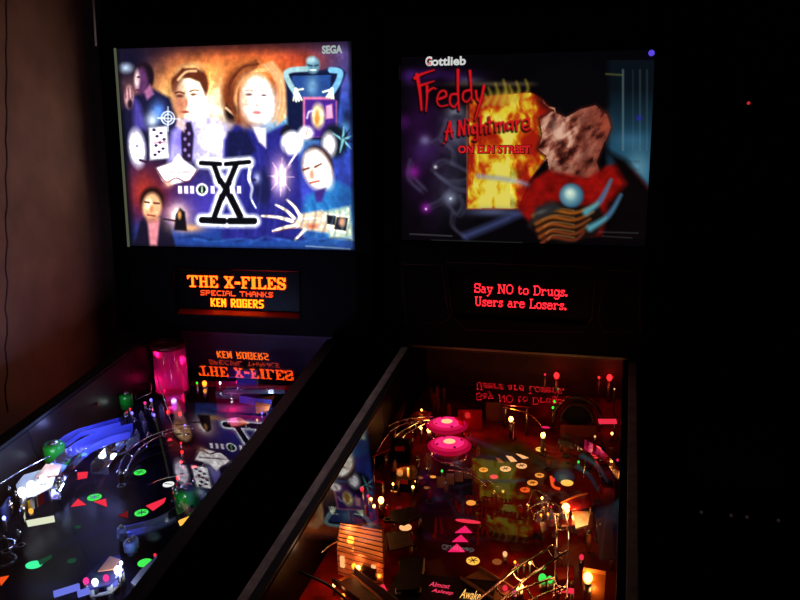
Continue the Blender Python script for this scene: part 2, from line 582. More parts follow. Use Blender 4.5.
def chassis(name, fr, half_back, back_top, back_bottom, rail_w, side_col, rail_m):
    root = empty(name, (float(fr.loc[0]), float(fr.loc[1]), 0), fr.yaw)
    w = fr.w
    wo = w + 0.026
    y1, y0 = 0.30, -1.26
    gz = lambda y: GZ + y * fr.slope if y < 0 else GZ
    def side(mb, xa, xb):
        zb0, zb1 = 0.62, 0.56
        P = [(xa, y0, zb1), (xb, y0, zb1), (xb, y1, zb0), (xa, y1, zb0)]
        top = [(xa, y0, gz(y0)), (xb, y0, gz(y0)), (xb, 0.0, GZ), (xa, 0.0, GZ)]
        mb.hexa([P[0], P[1], (xb, 0, zb0), (xa, 0, zb0)] + top, side_col)
        mb.hexa([(xa, 0, zb0), (xb, 0, zb0), P[2], P[3], (xa, 0, GZ), (xb, 0, GZ), (xb, y1, GZ), (xa, y1, GZ)], side_col)
    c = MB()
    side(c, -wo, -w)
    side(c, w, wo)
    c.box((-w, y0, 0.56), (w, y0 + 0.02, gz(y0) - 0.03), side_col)
    c.box((-w, y1 - 0.02, 0.6), (w, y1, GZ), side_col)
    c.box((-w, y0 + 0.02, 0.575), (w, y1 - 0.02, 0.6), side_col)
    c.build('cabinet', root)
    for sgn in (-1, 1):
        xa, xb = sorted((sgn * (w - 0.0005), sgn * (w - 0.002)))
        MB().box((xa, y0 + 0.02, 0.61), (xb, 0.0, gz(y0) - 0.01), INNER).hexa([(xa, y0 + 0.02, gz(y0) - 0.01), (xb, y0 + 0.02, gz(y0) - 0.01), (xb, 0, gz(y0) - 0.01), (xa, 0, gz(y0) - 0.01), (xa, y0 + 0.02, gz(y0) - 0.006), (xb, y0 + 0.02, gz(y0) - 0.006), (xb, 0, GZ - 0.005), (xa, 0, GZ - 0.005)], INNER).build('inner_side_panel', root)
    # steel rails beside the glass
    for sgn in (-1, 1):
        xc = sgn * (w + 0.011)
        xa, xb = sorted((xc, sgn * (wo + 0.004)))
        r = MB()
        r.hexa([(xa, y0, gz(y0) + 0.001), (xb, y0, gz(y0) + 0.001), (xb, -0.0, GZ + 0.001), (xa, -0.0, GZ + 0.001),
                (xa, y0, gz(y0) + rail_w), (xb, y0, gz(y0) + rail_w), (xb, -0.0, GZ + rail_w), (xa, -0.0, GZ + rail_w)], rail_m)
        xo, xi = sgn * (wo + 0.001), sgn * (wo + 0.004)
        xa2, xb2 = sorted((xo, xi))
        r.hexa([(xa2, y0, gz(y0) - 0.03), (xb2, y0, gz(y0) - 0.03), (xb2, -0.0, GZ - 0.03), (xa2, -0.0, GZ - 0.03),
                (xa2, y0, gz(y0) + 0.002), (xb2, y0, gz(y0) + 0.002), (xb2, -0.0, GZ + 0.002), (xa2, -0.0, GZ + 0.002)], rail_m)
        ro = r.build('side_rail', root, bevel=0.0015)
        xa, xb = sorted((sgn * (w - 0.003), xc))
        MB().hexa([(xa, y0, gz(y0) + 0.001), (xb, y0, gz(y0) + 0.001), (xb, -0.0, GZ + 0.001), (xa, -0.0, GZ + 0.001),
                   (xa, y0, gz(y0) + rail_w - 0.001), (xb, y0, gz(y0) + rail_w - 0.001), (xb, -0.0, GZ + rail_w - 0.001), (xa, -0.0, GZ + rail_w - 0.001)], BLACK).build('glass_channel', ro)
    lb = MB()
    lb.box((-wo - 0.004, y0 - 0.012, gz(y0) - 0.035), (wo + 0.004, y0 + 0.05, gz(y0) + 0.008), STEEL)
    lb.build('lockdown_bar', root, bevel=0.004)
    g = MB()
    P = [(-w, y0 + 0.05), (w, y0 + 0.05), (w, 0.012), (-w, 0.012)]
    g.add([(x, y, GZ + y * fr.slope) for x, y in P] + [(x, y, GZ + y * fr.slope - 0.003) for x, y in P], [(0, 1, 2, 3)], GLASS)
    g.build('playfield_glass', root)
    for sx in (-1, 1):
        for yy, zt in ((y0 + 0.03, 0.80), (y1 - 0.04, 0.84)):
            lg = MB()
            x_ = sx * (wo + 0.006)
            lg.hexa([(x_ - 0.02, yy - 0.02, 0.03), (x_ + 0.02, yy - 0.02, 0.03), (x_ + 0.02, yy + 0.02, 0.03), (x_ - 0.02, yy + 0.02, 0.03),
                     (x_ - 0.004 * 1, yy - 0.03, zt), (x_ + 0.004, yy - 0.03, zt), (x_ + 0.004, yy + 0.03, zt), (x_ - 0.004, yy + 0.03, zt)], STEEL)
            lo = lg.build('leg', root, bevel=0.003)
            MB().lathe((x_, yy, 0.0), [(0.024, 0), (0.024, 0.008), (0.008, 0.014), (0.008, 0.035)], STEEL, 16).build('leveler', lo)
    cd = MB().box((-0.16, y0 - 0.006, 0.62), (0.16, y0, 0.85), BLACKP)
    cdo = cd.build('coin_door', root, bevel=0.003)
    for sx in (-1, 1):
        MB().box((sx * 0.06 - 0.025, y0 - 0.016, 0.73), (sx * 0.06 + 0.025, y0 - 0.006, 0.8), REDPL).build('coin_slot', cdo, bevel=0.002)
        MB().lathe((sx * wo, y0 + 0.12, 0.88), [(0.016, 0), (0.016, 0.006), (0.011, 0.012)], REDPL, 16, axis=(sx, 0, 0)).build('flipper_button', root)
    # backbox: shell round an open front
    hb, d = half_back, 0.24
    bw, bz0, bz1 = fr.bw, fr.bz0, fr.bz1
    b = MB()
    hexf(b, fr, -hb, -bw - 0.004, back_bottom, back_top, -d, 0.0, BLACK)
    hexf(b, fr, bw + 0.004, hb, back_bottom, back_top, -d, 0.0, BLACK)
    hexf(b, fr, -bw - 0.004, bw + 0.004, bz1 + 0.004, back_top, -d, 0.0, BLACK)
    hexf(b, fr, -bw - 0.004, bw + 0.004, back_bottom, bz0 - 0.004, -d, -0.05, BLACK)
    hexf(b, fr, -bw - 0.004, bw + 0.004, bz0 - 0.004, bz1 + 0.004, -d, -d + 0.02, BLACK)
    b.build('backbox', root)
    return root

def translite(root, fr, paint, nx, ny, gain):
    u = np.linspace(-fr.bw, fr.bw, nx)
    v = np.linspace(fr.bz1, fr.bz0, ny)
    U, V = np.meshgrid(u, v)
    U, V = U.ravel(), V.ravel()
    P = np.stack([U, 0.02 + fr.tilt * V + 0.006, GZ + V], 1)
    X, Y = fr.px(P)
    pr = paint(X, Y)
    C = lin(np.clip(pr.C, 0, 400))
    lum = C @ np.array([0.25, 0.6, 0.15])
    C = C * gain(lum)[:, None]
    return print_mesh('translite', P, nx, ny, C, art_mat(root.name + '_backlit_print', emission=1.0), root, 0.004)

def playfield(root, fr, paint, nx, ny, front=-1.2, back=0.20):
    u = np.linspace(-fr.w, fr.w, nx)
    v = np.linspace(back, front, ny)
    U, V = np.meshgrid(u, v)
    U, V = U.ravel(), V.ravel()
    P = np.stack([U, V, GZ - 0.165 + V * (fr.slope - 0.06)], 1)
    X, Y = fr.px(P)
    pr = paint(X, Y)
    return print_mesh('playfield', P, nx, ny, lin(np.clip(pr.C, 0, 255)), art_mat(root.name + '_board_print'), root, 0.012)

# ---- dot matrix lettering
GS = {  # slab capitals, 9 rows
 'T': "##########|##..##..##|#...##...#|....##....|....##....|....##....|....##....|....##....|..######..",
 'H': "####.####|.##...##.|.##...##.|.##...##.|.#######.|.##...##.|.##...##.|.##...##.|####.####",
 'E': "########|.##...##|.##....#|.##.#...|.####...|.##.#...|.##....#|.##...##|########",
 'X': "####.####|.##...##.|..##.##..|...###...|...###...|...###...|..##.##..|.##...##.|####.####",
 'F': "########|.##...##|.##....#|.##.#...|.####...|.##.#...|.##.....|.##.....|#####...",
 'I': "#####|.###.|.###.|.###.|.###.|.###.|.###.|.###.|#####",
 'L': "#####...|.##.....|.##.....|.##.....|.##.....|.##.....|.##....#|.##...##|########",
 'S': ".#####.#|##...###|##....##|####....|.######.|....####|##....##|###...##|#.#####.",
 '-': ".....|.....|.....|.....|#####|#####|.....|.....|.....",
 ' ': "....|....|....|....|....|....|....|....|...."}
GT = {  # wide small capitals, 5 rows
 'S': ".#####|#.....|.####.|.....#|#####.", 'P': "#####.|#....#|#####.|#.....|#.....", 'E': "######|#.....|####..|#.....|######",
 'C': ".#####|#.....|#.....|#.....|.#####", 'I': "###|.#.|.#.|.#.|###", 'A': ".####.|#....#|######|#....#|#....#",
 'L': "#.....|#.....|#.....|#.....|######", 'T': "#######|...#...|...#...|...#...|...#...", 'H': "#....#|#....#|######|#....#|#....#",
 'N': "#....#|##...#|#.##.#|#...##|#....#", 'K': "#...#.|#..#..|###...|#..#..|#...##", ' ': "...|...|...|...|..."}
GB = {  # bold capitals, 7 rows
 'K': "##..##|##.##.|####..|###...|####..|##.##.|##..##", 'E': "#####|##...|##...|####.|##...|##...|#####",
 'N': "##..##|###.##|######|######|##.###|##..##|##..##", 'R': "#####.|##..##|##..##|#####.|####..|##.##.|##..##",
 'O': "######|##..##|##..##|##..##|##..##|##..##|######", 'G': "######|##..##|##....|##.###|##..##|##..##|######",
 'S': ".#####|##....|##....|.####.|....##|....##|#####.", ' ': "....|....|....|....|....|....|...."}
GR = {  # serif upper and lower case, 12 rows, baseline under row 9
 'S': ".####.#|#....##|#.....#|#......|.#####.|......#|#.....#|##....#|#.####.|.......|.......|.......",
 'N': "###...###|.##....#.|.#.#...#.|.#.#...#.|.#..#..#.|.#...#.#.|.#...#.#.|.#....##.|###....#.|.........|.........|.........",
 'O': "..####..|.#....#.|#......#|#......#|#......#|#......#|#......#|.#....#.|..####..|........|........|........",
 'D': "######..|.#....#.|.#.....#|.#.....#|.#.....#|.#.....#|.#.....#|.#....#.|######..|........|........|........",
 'U': "###..###|.#....#.|.#....#.|.#....#.|.#....#.|.#....#.|.#....#.|.#....#.|..####..|........|........|........",
 'L': "####...|.#.....|.#.....|.#.....|.#.....|.#.....|.#....#|.#....#|#######|.......|.......|.......",
 'a': "......|......|......|.###..|....#.|.####.|#...#.|#...#.|.###.#|......|......|......",
 'y': ".......|.......|.......|###.###|.#...#.|.#...#.|..#.#..|..#.#..|...#...|...#...|..#....|##.....",
 't': ".....|.#...|.#...|####.|.#...|.#...|.#...|.#..#|..##.|.....|.....|.....",
 'o': "......|......|......|.####.|#....#|#....#|#....#|#....#|.####.|......|......|......",
 'r': "......|......|......|##.##.|.##..#|.#....|.#....|.#....|###...|......|......|......",
 'u': ".......|.......|.......|##..##.|.#...#.|.#...#.|.#...#.|.#..##.|..##.##|.......|.......|.......",
 'g': "......|......|......|.###.#|#...##|#....#|#....#|#...##|.###.#|.....#|#....#|.####.",
 's': ".....|.....|.....|.####|#...#|.##..|...#.|#...#|####.|.....|.....|.....",
 'e': "......|......|......|.####.|#....#|######|#.....|#....#|.####.|......|......|......",
 '.': "..|..|..|..|..|..|..|##|##|..|..|..", ' ': "....|....|....|....|....|....|....|....|....|....|....|...."}
def dots(font, text, gap=1):
    cells, x = [], 0
    for ch in text:
        rows = font[ch].split('|')
        for r, row in enumerate(rows):
            cells += [(x + c, r) for c, k in enumerate(row) if k == '#']
        x += len(rows[0]) + gap
    return cells, x - gap, len(rows)
def dot_text(mb, font, text, org, ux, uy, width, height, m_, fill=1.0, gap=1):
    """lit dots; org = upper left, ux right, uy up"""
    cells, nx, ny = dots(font, text, gap)
    sx, sy = width / nx, height / ny
    og, ux, uy = np.array(org), np.array(ux), np.array(uy)
    for cx, cy in cells:
        a = og + (cx + 0.5 - fill / 2) * sx * ux - (cy + 0.5 - fill / 2) * sy * uy
        b = a + fill * sx * ux
        mb.add([a, b, b - fill * sy * uy, a - fill * sy * uy], [(0, 3, 2, 1)], m_)

def wall_pt(px, py, out=0.0):
    d = L.R @ (CF + (px - 400) / FPX * CR - (py - 300) / FPX * CU)
    u = (WX + out - L.co[0]) / d[0]
    p = L.co + u * d
    return lw(*p)
m = MB()
pts = [(6 + 0.8 * math.sin(k * 1.9) + 0.7 * math.sin(k * 4.3), y) for k, y in enumerate(range(-30, 425, 13))]
m.tube([wall_pt(x, y, -0.0008) for x, y in pts], 0.003, SEAM, 6)
struct(m.build('trim_1'))

# ------------------------------------------------------------------ left backglass: a crowd of generic figures round a big letter
def paint_left(X, Y):
    p = Print(X, Y, (28, 26, 60))
    # backdrop
    p.glow(340, 110, 46, 80, (44, 84, 200), 0.95)
    p.glow(320, 190, 50, 50, (50, 70, 190), 0.8)
    p.glow(240, 60, 110, 46, (150, 50, 30), 0.95)
    p.glow(205, 88, 62, 34, (255, 150, 60), 0.95)
    p.glow(200, 108, 48, 34, (255, 225, 150), 1.0)
    p.glow(270, 78, 34, 26, (245, 130, 60), 0.6)
    p.glow(300, 62, 26, 12, (170, 50, 30), 0.8)
    n = fbm(X / 9, Y / 14, 3)
    p.glow(215, 80, 74, 24, (255, 142, 62), 0.75)
    p.glow(268, 66, 34, 12, (235, 100, 40), 0.6)
    p.glow(175, 96, 26, 18, (255, 190, 110), 0.8)
    p.glow(222, 104, 16, 26, (255, 235, 190), 0.8)
    p.C *= (0.66 + 0.68 * n)[:, None]
    i = p._sel(100, 370, 30, 70)
    p._mix(i, np.clip((57 - Y[i] - (X[i] - 200) * 0.03) / 14, 0, 1) * 0.85, (14, 8, 16))
    p.glow(130, 60, 34, 28, (16, 14, 34), 1.0)
    p.glow(285, 130, 34, 30, (90, 170, 220), 0.8)
    p.glow(300, 128, 30, 16, (130, 210, 235), 0.7)
    for k in range(7):
        p.stroke([(282, 108 + k * 4), (298, 112 + k * 4), (318, 110 + k * 4)], 1.2, (170, 225, 245), a=0.45)
    p.glow(225, 205, 120, 36, (70, 58, 186), 0.8)
    p.glow(150, 195, 34, 36, (90, 16, 22), 0.9)
    p.glow(143, 190, 16, 22, (200, 60, 40), 0.6)
    p.glow(180, 232, 60, 12, (30, 62, 150), 0.9)
    p.glow(250, 243, 130, 14, (26, 62, 140), 0.95)
    p.glow(330, 225, 40, 26, (40, 110, 180), 0.8)
    p.glow(240, 150, 40, 30, (96, 84, 220), 0.5)
    # man in a dark suit, upper left
    p.ell(126, 68, 5.5, 4, (170, 190, 215), soft=0.8)
    p.poly([(118, 160), (121, 112), (133, 96), (152, 88), (170, 98), (178, 118), (182, 160)], (22, 20, 48), 2)
    p.poly([(133, 96), (140, 104), (147, 130), (134, 128)], (70, 60, 150), 3)
    p.ell(144, 77, 10, 15, (24, 14, 22))
    p.ell(141, 81, 7, 13, (84, 44, 88), soft=0.25)
    p.ell(137, 80, 2.6, 9, (225, 195, 190), soft=0.5)
    p.ell(138.5, 77, 1.6, 1.0, (30, 16, 26), soft=0.5)
    p.ell(137.5, 90, 2.2, 0.9, (90, 30, 50), soft=0.5)
    p.poly([(150, 84), (154, 94), (147, 100), (144, 92)], (190, 110, 160), 1.5, 0.8)
    p.ell(129, 97, 4.5, 11, (205, 150, 150), soft=0.3)
    for k in range(3):
        p.stroke([(125 + k * 3.4, 88), (126 + k * 3, 98)], 1.0, (70, 30, 50), a=0.8)
    p.ell(130, 104, 2.4, 5, (40, 20, 40), soft=0.4)
    p.glow(158, 112, 8, 12, (90, 150, 255), 0.9)
    p.glow(152, 120, 7, 9, (215, 235, 255), 0.9)
    # sight ring
    for r in (6.5, 3.8):
        t = np.linspace(0, 2 * np.pi, 20)
        p.stroke(list(zip(168 + r * np.cos(t), 118 + r * np.sin(t))), 1.3, (220, 235, 255), curve=False)
    p.stroke([(158, 118), (180, 119)], 1.1, (220, 235, 255))
    p.stroke([(168, 107), (168, 131)], 1.1, (220, 235, 255))
    # fair man
    p.poly([(168, 162), (172, 132), (184, 118), (206, 116), (226, 126), (236, 160)], (180, 170, 250), 3)
    p.glow(214, 138, 16, 18, (255, 245, 255), 0.95)
    p.glow(182, 140, 12, 14, (120, 105, 240), 0.9)
    p.poly([(183, 122), (191, 122), (194, 134), (192, 162), (182, 162), (181, 136)], (34, 24, 50), 1.2)
    for k in range(6):
        p.ell(185 + (k % 2) * 4, 128 + k * 5.5, 1.5, 1.8, (150, 120, 190), soft=0.4)
    p.ell(190, 84, 18, 20, (60, 26, 20))
    p.ell(189, 70, 13, 6, (250, 190, 120), ang=-14, soft=0.5)
    p.ell(191, 97, 14.5, 22, (255, 232, 196), soft=0.15)
    p.poly([(173, 92), (179, 78), (190, 78), (200, 82), (206, 96), (208, 88), (206, 76), (196, 68), (182, 68), (172, 80)], (90, 38, 22), 1.2)
    p.stroke([(178, 80), (186, 72), (196, 71)], 2.5, (255, 210, 150), a=0.8)
    p.ell(179, 100, 6, 15, (196, 124, 92), soft=0.6, a=0.85)
    p.stroke([(175.5, 93), (179.5, 92), (184, 93.5)], 1.6, (70, 30, 22))
    p.stroke([(190, 91.5), (194.5, 90), (199, 91)], 1.4, (110, 60, 44))
    p.ell(180, 96, 3.4, 1.5, (60, 30, 24), soft=0.5)
    p.ell(194, 94.5, 3.2, 1.4, (90, 50, 40), soft=0.5)
    p.ell(181, 106, 4, 9, (190, 110, 80), soft=0.7, a=0.7)
    p.ell(186, 103, 1.8, 4, (205, 130, 95), soft=0.5)
    p.ell(185, 112, 4, 1.3, (170, 70, 60), soft=0.5)
    p.ell(200, 108, 7, 14, (255, 255, 245), soft=0.5)
    p.poly([(178, 116), (186, 122), (184, 132), (176, 126)], (225, 190, 190), 1.5)
    # fair woman
    p.poly([(222, 240), (224, 140), (236, 124), (262, 136), (284, 124), (298, 150), (304, 240)], (34, 34, 118), 2)
    p.poly([(228, 132), (246, 130), (256, 150), (240, 168), (226, 160)], (20, 22, 62), 2)
    p.poly([(252, 126), (266, 128), (266, 148), (259, 142)], (245, 225, 235), 1.5)
    p.ell(249, 92, 27, 34, (120, 50, 22), ang=8)
    p.ell(252, 76, 22, 15, (236, 132, 62), soft=0.4)
    p.stroke([(228, 110), (230, 84), (242, 68), (258, 64)], 4, (60, 22, 16), w1=2)
    p.stroke([(236, 118), (236, 88), (248, 72), (266, 70)], 4, (255, 190, 120), a=0.8)
    p.stroke([(276, 76), (284, 96), (280, 116)], 7, (230, 150, 90), a=0.9)
    p.ell(257, 100, 16, 25, (255, 240, 224), soft=0.16)
    p.ell(268, 106, 8, 17, (255, 250, 240), soft=0.6)
    p.ell(245, 100, 5, 20, (236, 190, 160), soft=0.7, a=0.8)
    p.stroke([(245.5, 91), (249, 90), (253, 91)], 1.1, (190, 130, 100))
    p.stroke([(260, 91), (264, 90.2), (268, 91.5)], 1.1, (200, 145, 115))
    p.ell(249, 94.5, 3.0, 1.3, (100, 74, 80), soft=0.6)
    p.stroke([(256, 96), (255, 104), (258, 106)], 1.3, (235, 190, 165), a=0.8)
    p.ell(264, 95.2, 2.8, 1.2, (120, 90, 92), soft=0.6)
    p.ell(257, 105, 1.8, 1.2, (225, 170, 150), soft=0.6)
    p.ell(257, 112.5, 4.2, 1.7, (225, 120, 120), soft=0.5)
    p.ell(231, 112, 6, 9, (26, 14, 18), soft=0.4)
    p.stroke([(226, 108), (236, 116)], 2.6, (255, 210, 160), a=0.8)
    p.poly([(280, 112), (288, 104), (286, 118), (276, 126)], (250, 180, 120), 1.5)
    for k in range(11):
        o_ = k * 1.5
        p.stroke([(238 - o_ * 0.5, 122 - o_), (233 - o_ * 0.4, 100), (240 - o_ * 0.6, 80 - o_ * 0.5), (256, 68 - o_ * 0.55)], 2.2, ((70, 28, 16), (150, 76, 40), (110, 46, 24))[k % 3], a=0.45, soft=1.4)
        p.stroke([(262 + o_ * 0.8, 66 - o_ * 0.3), (276 + o_ * 0.7, 80), (277 + o_ * 0.9, 102), (272 + o_, 122 - o_ * 0.5)], 2.0, ((255, 200, 140), (214, 120, 66), (250, 226, 180))[k % 3], a=0.5, soft=1.4)
    # tall teal figure holding a framed picture, upper right
    p.poly([(284, 74), (292, 68), (306, 70), (322, 70), (340, 67), (346, 73), (341, 86), (336, 140), (288, 140), (286, 90)], (16, 22, 56), 1.5)
    p.poly([(292, 75), (331, 74), (330, 98), (292, 98)], (34, 66, 130), 1)
    p.glow(312, 86, 7, 12, (120, 170, 200), 0.8)
    p.stroke([(292, 75), (331, 74)], 1.4, (10, 12, 26))
    p.ell(313, 65, 6.8, 8.6, (96, 140, 160), soft=0.2)
    p.ell(311, 60, 4, 3, (165, 200, 205), soft=0.6)
    p.stroke([(308, 65), (312, 66)], 1.4, (26, 44, 60))
    p.stroke([(315, 66), (318, 65)], 1.4, (26, 44, 60))
    p.stroke([(310, 70), (316, 70)], 1.2, (215, 230, 220))
    p.stroke([(306, 69), (292, 70), (286, 74), (290, 84), (295, 92)], 5.5, (150, 190, 195))
    p.stroke([(331, 70), (340, 72), (338, 82), (332, 92)], 6, (110, 175, 215))
    for k in range(4):
        p.stroke([(296, 89), (293.5 + k * 2.7, 101.5 - abs(k - 1.2))], 2.0, (235, 240, 205))
        p.stroke([(332, 89), (325 + k * 2.9, 102 - abs(k - 2.2))], 2.0, (235, 240, 205))
    p.stroke([(297, 90), (303, 89)], 2.0, (225, 235, 205))
    p.stroke([(330, 90), (323, 92)], 2.0, (225, 235, 205))
    p.poly([(303, 97), (325, 97), (337, 101), (337, 137), (303, 137)], (226, 120, 160), 1)
    p.poly([(305, 99.5), (336, 99.5), (336, 137), (305, 137)], (66, 34, 130), 1)
    p.ell(318, 116, 6.5, 12, (245, 225, 160), soft=0.3)
    p.ell(317, 118, 2.4, 7, (214, 140, 60), soft=0.5)
    p.poly([(326, 106), (332, 104), (333, 118), (326, 119)], (240, 160, 190), 1)
    p.stroke([(307, 118), (309, 112), (313, 111)], 2, (205, 190, 230))
    p.glow(347, 118, 8, 16, (16, 20, 44), 0.9)
    p.glow(345, 128, 7, 8, (110, 190, 230), 0.5)
    # pale heads and the dark leafy thing right
    p.ell(306, 133, 7.5, 7, (240, 238, 245), soft=0.3)
    p.stroke([(308, 128), (306, 135)], 1.5, (180, 110, 80), a=0.7)
    p.ell(334, 141, 13, 17, (16, 22, 36), soft=0.2)
    p.ell(329, 145, 7, 12, (240, 235, 240), soft=0.35)
    for k in range(9):
        a = math.radians(-150 + k * 32)
        p.stroke([(343, 140), (343 + 11 * math.cos(a), 140 + 13 * math.sin(a))], 3.2, (18, 30, 38) if k % 2 else (120, 190, 200), w1=0.8)
    p.poly([(281, 130), (286, 124), (291, 127), (288, 136), (280, 135)], (22, 20, 34), 1)
    p.ell(292, 143, 11, 12, (255, 252, 255), soft=0.2)
    p.stroke([(296, 154), (284, 172)], 1.8, (235, 225, 255))
    # bald man, right
    p.poly([(300, 225), (306, 196), (322, 188), (336, 180), (352, 190), (356, 222), (330, 236)], (38, 110, 180), 3)
    p.glow(346, 200, 12, 16, (24, 60, 120), 0.8)
    p.ell(318, 166, 15, 21, (44, 28, 34), ang=-14, soft=0.12)
    p.ell(317, 170, 14, 21, (255, 226, 206), ang=-16, soft=0.16)
    p.ell(314, 158, 8, 7, (255, 255, 250), soft=0.6)
    p.ell(326, 175, 6, 12, (255, 248, 235), ang=-14, soft=0.6)
    p.stroke([(303, 170), (309, 168)], 2, (110, 56, 44))
    p.stroke([(315, 167), (321, 164)], 2, (120, 62, 46))
    p.ell(312, 174, 2.2, 4.5, (220, 150, 120), soft=0.6)
    p.stroke([(310, 183), (319, 181)], 1.7, (185, 80, 70))
    p.poly([(314, 191), (326, 188), (322, 202), (316, 202)], (56, 40, 120), 1.5)
    # pink-white burst and the pale profile
    p.glow(280, 176, 11, 20, (255, 180, 220), 1.0)
    p.glow(281, 178, 7, 14, (255, 250, 250), 1.0)
    for k in range(8):
        a = k * 0.8
        p.stroke([(281, 177), (281 + 13 * math.cos(a), 177 + 19 * math.sin(a))], 2.2, (255, 215, 235), w1=0.6, a=0.8)
    p.ell(262, 188, 8, 19, (24, 26, 70), soft=0.3)
    p.stroke([(251, 166), (249, 178), (252, 188), (251, 198), (256, 208)], 4.2, (225, 230, 255), w1=1.4)
    p.glow(257, 178, 4, 6, (200, 205, 255), 0.8)
    p.ell(254, 180, 2.0, 1.3, (30, 30, 80), soft=0.6)
    # large reaching hand and the snapshot
    p.poly([(322, 212), (350, 206), (353, 240), (330, 238)], (200, 215, 180), 2)
    p.poly([(300, 214), (322, 210), (334, 222), (328, 233), (306, 230), (292, 226)], (240, 200, 160), 1.5)
    for a_, b_, w_ in (((300, 216), (287, 200), 3.6), ((294, 218), (276, 205), 3.6), ((292, 221), (262, 216), 4.2), ((296, 226), (273, 231), 4.4), ((306, 229), (295, 240), 4.0)):
        p.stroke([a_, ((a_[0] + b_[0]) / 2 + 1, (a_[1] + b_[1]) / 2 - 1.2), b_], w_, (255, 232, 196), w1=2.2)
    p.stroke([(296, 227), (274, 232)], 1.1, (130, 60, 40), a=0.7)
    p.stroke([(300, 219), (316, 218)], 2, (255, 250, 235), a=0.8)
    p.ell(312, 226, 6, 2.4, (220, 110, 70), soft=0.7)
    p.poly([(325, 213), (349, 216), (346, 234), (327, 229)], (245, 238, 205), 1)
    p.poly([(327, 215), (336, 216), (335, 225), (327, 224)], (24, 18, 24), 0.8)
    p.poly([(337, 217), (348, 218), (346, 231), (334, 229)], (30, 22, 26), 0.8)
    p.ell(342, 222, 3.2, 4.5, (215, 150, 110), soft=0.5)
    p.stroke([(306, 246), (350, 249)], 1.1, (170, 190, 200), a=0.7)
    # lower-left dark-haired man
    p.poly([(134, 246), (140, 222), (147, 214), (160, 216), (170, 226), (176, 248)], (20, 16, 34), 1.5)
    p.poly([(147, 218), (160, 218), (157, 246), (150, 246)], (214, 130, 140), 1.5)
    p.ell(152, 201, 12, 14, (34, 14, 14), soft=0.15)
    p.ell(152, 207, 9.6, 14, (240, 175, 125), soft=0.18)
    p.ell(148.5, 204, 3, 5, (255, 225, 180), soft=0.7)
    p.stroke([(145, 202), (149, 202.5)], 1.7, (60, 24, 20))
    p.stroke([(154, 203), (159, 203.5)], 1.7, (60, 24, 20))
    p.ell(151.5, 209, 1.8, 3, (200, 120, 80), soft=0.6)
    p.stroke([(147.5, 215), (155, 216)], 1.6, (130, 50, 44))
    p.ell(152, 220, 6, 2.5, (130, 70, 60), soft=0.7, a=0.6)
    for k in range(7):
        p.stroke([(230 + k * 9, 146 + (k % 3) * 6), (234 + k * 9, 180), (228 + k * 9, 236)], 2.0, (64, 66, 170) if k % 2 else (16, 16, 60), soft=1.6, a=0.35)
    for k in range(9):
        p.stroke([(300 + k * 6, 200 + (k * 5) % 9), (304 + k * 6, 214), (298 + k * 6, 236)], 1.8, (90, 170, 220) if k % 2 else (16, 52, 110), soft=1.4, a=0.4)
    for k in range(12):
        p.stroke([(180 + k * 14, 238 + (k * 7) % 6), (196 + k * 14, 236 + (k * 5) % 6), (210 + k * 14, 240)], 1.8, (60, 120, 210) if k % 2 else (10, 22, 60), soft=1.4, a=0.5)
    # pale face, spotted card and flying dish
    p.ell(137, 148, 8.5, 19, (240, 232, 255), ang=-6, soft=0.25)
    p.ell(137, 146, 1.6, 1.0, (110, 90, 150), soft=0.6)
    p.stroke([(140, 160), (146, 162)], 2.4, (40, 20, 50))
    p.poly([(149, 128), (167, 126), (169, 158), (150, 160)], (252, 250, 255), 1.5)
    for k in range(9):
        p.ell(154 + (k * 7) % 11, 130 + k * 3.1, 1.8, 1.5, (50, 30, 70), soft=0.4)
    p.stroke([(152, 143), (166, 142)], 1.2, (200, 70, 110), a=0.8)
    p.poly([(156, 168), (172, 162), (178, 154), (184, 160), (198, 170), (190, 180), (168, 186), (162, 180)], (255, 246, 250), 1.2)
    p.stroke([(156, 168), (166, 182), (176, 178), (188, 182), (197, 170)], 1.3, (90, 30, 40), a=0.8)
    p.stroke([(163, 172), (192, 172)], 1.2, (150, 100, 110), a=0.7)
    p.glow(168, 184, 6, 5, (255, 170, 130), 0.6)
    p.glow(178, 216, 15, 14, (255, 190, 180), 0.95)
    p.glow(178, 214, 8, 10, (255, 240, 235), 0.9)
    p.glow(190, 228, 16, 5, (240, 170, 110), 0.9)
    p.poly([(174, 230), (176, 214), (180, 208), (185, 212), (187, 231)], (18, 14, 20), 1)
    p.ell(179.5, 215, 1.8, 4, (220, 150, 80), soft=0.5)
    p.stroke([(164, 219), (176, 221)], 1.6, (30, 18, 26))
    # big worn X with its white halo and the band of lettering
    bars = [((201, 163), (220, 164)), ((226, 164), (249, 162)), ((214, 165), (220, 182)), ((236, 165), (228, 184)),
            ((220, 180), (228, 192)), ((229, 183), (222, 198)), ((222, 196), (214, 218)), ((227, 190), (240, 216)),
            ((202, 220), (224, 221)), ((230, 221), (254, 221))]
    wd = [4.6, 4.6, 5, 5.4, 5.2, 5.6, 5.6, 6.6, 6.6, 6.8]
    for (a_, b_), w_ in zip(bars, wd):
        p.stroke([a_, b_], w_ + 6.5, (236, 240, 255), soft=2.2, curve=False)
    for (a_, b_), w_ in zip(bars, wd):
        p.stroke([a_, b_], w_, (8, 8, 12), curve=False)
    for x in (180, 186, 192, 212.5, 232, 239):
        p.poly([(x - 1.9, 186), (x + 1.9, 186), (x + 2.1, 193.5), (x - 1.7, 193.5)], (250, 235, 250), 0.8)
    p.ell(202, 189.5, 6, 6.2, (250, 250, 255), soft=0.15)
    p.ell(202, 189.5, 4.0, 4.2, (16, 26, 24), soft=0.2)
    p.stroke([(202, 187), (202, 192)], 1.5, (190, 230, 200))
    p.C *= (0.86 + 0.28 * fbm(X / 3.2, Y / 3.6, 77, 3))[:, None]
    # edges go dark
    i = p._sel(90, 370, 30, 260)
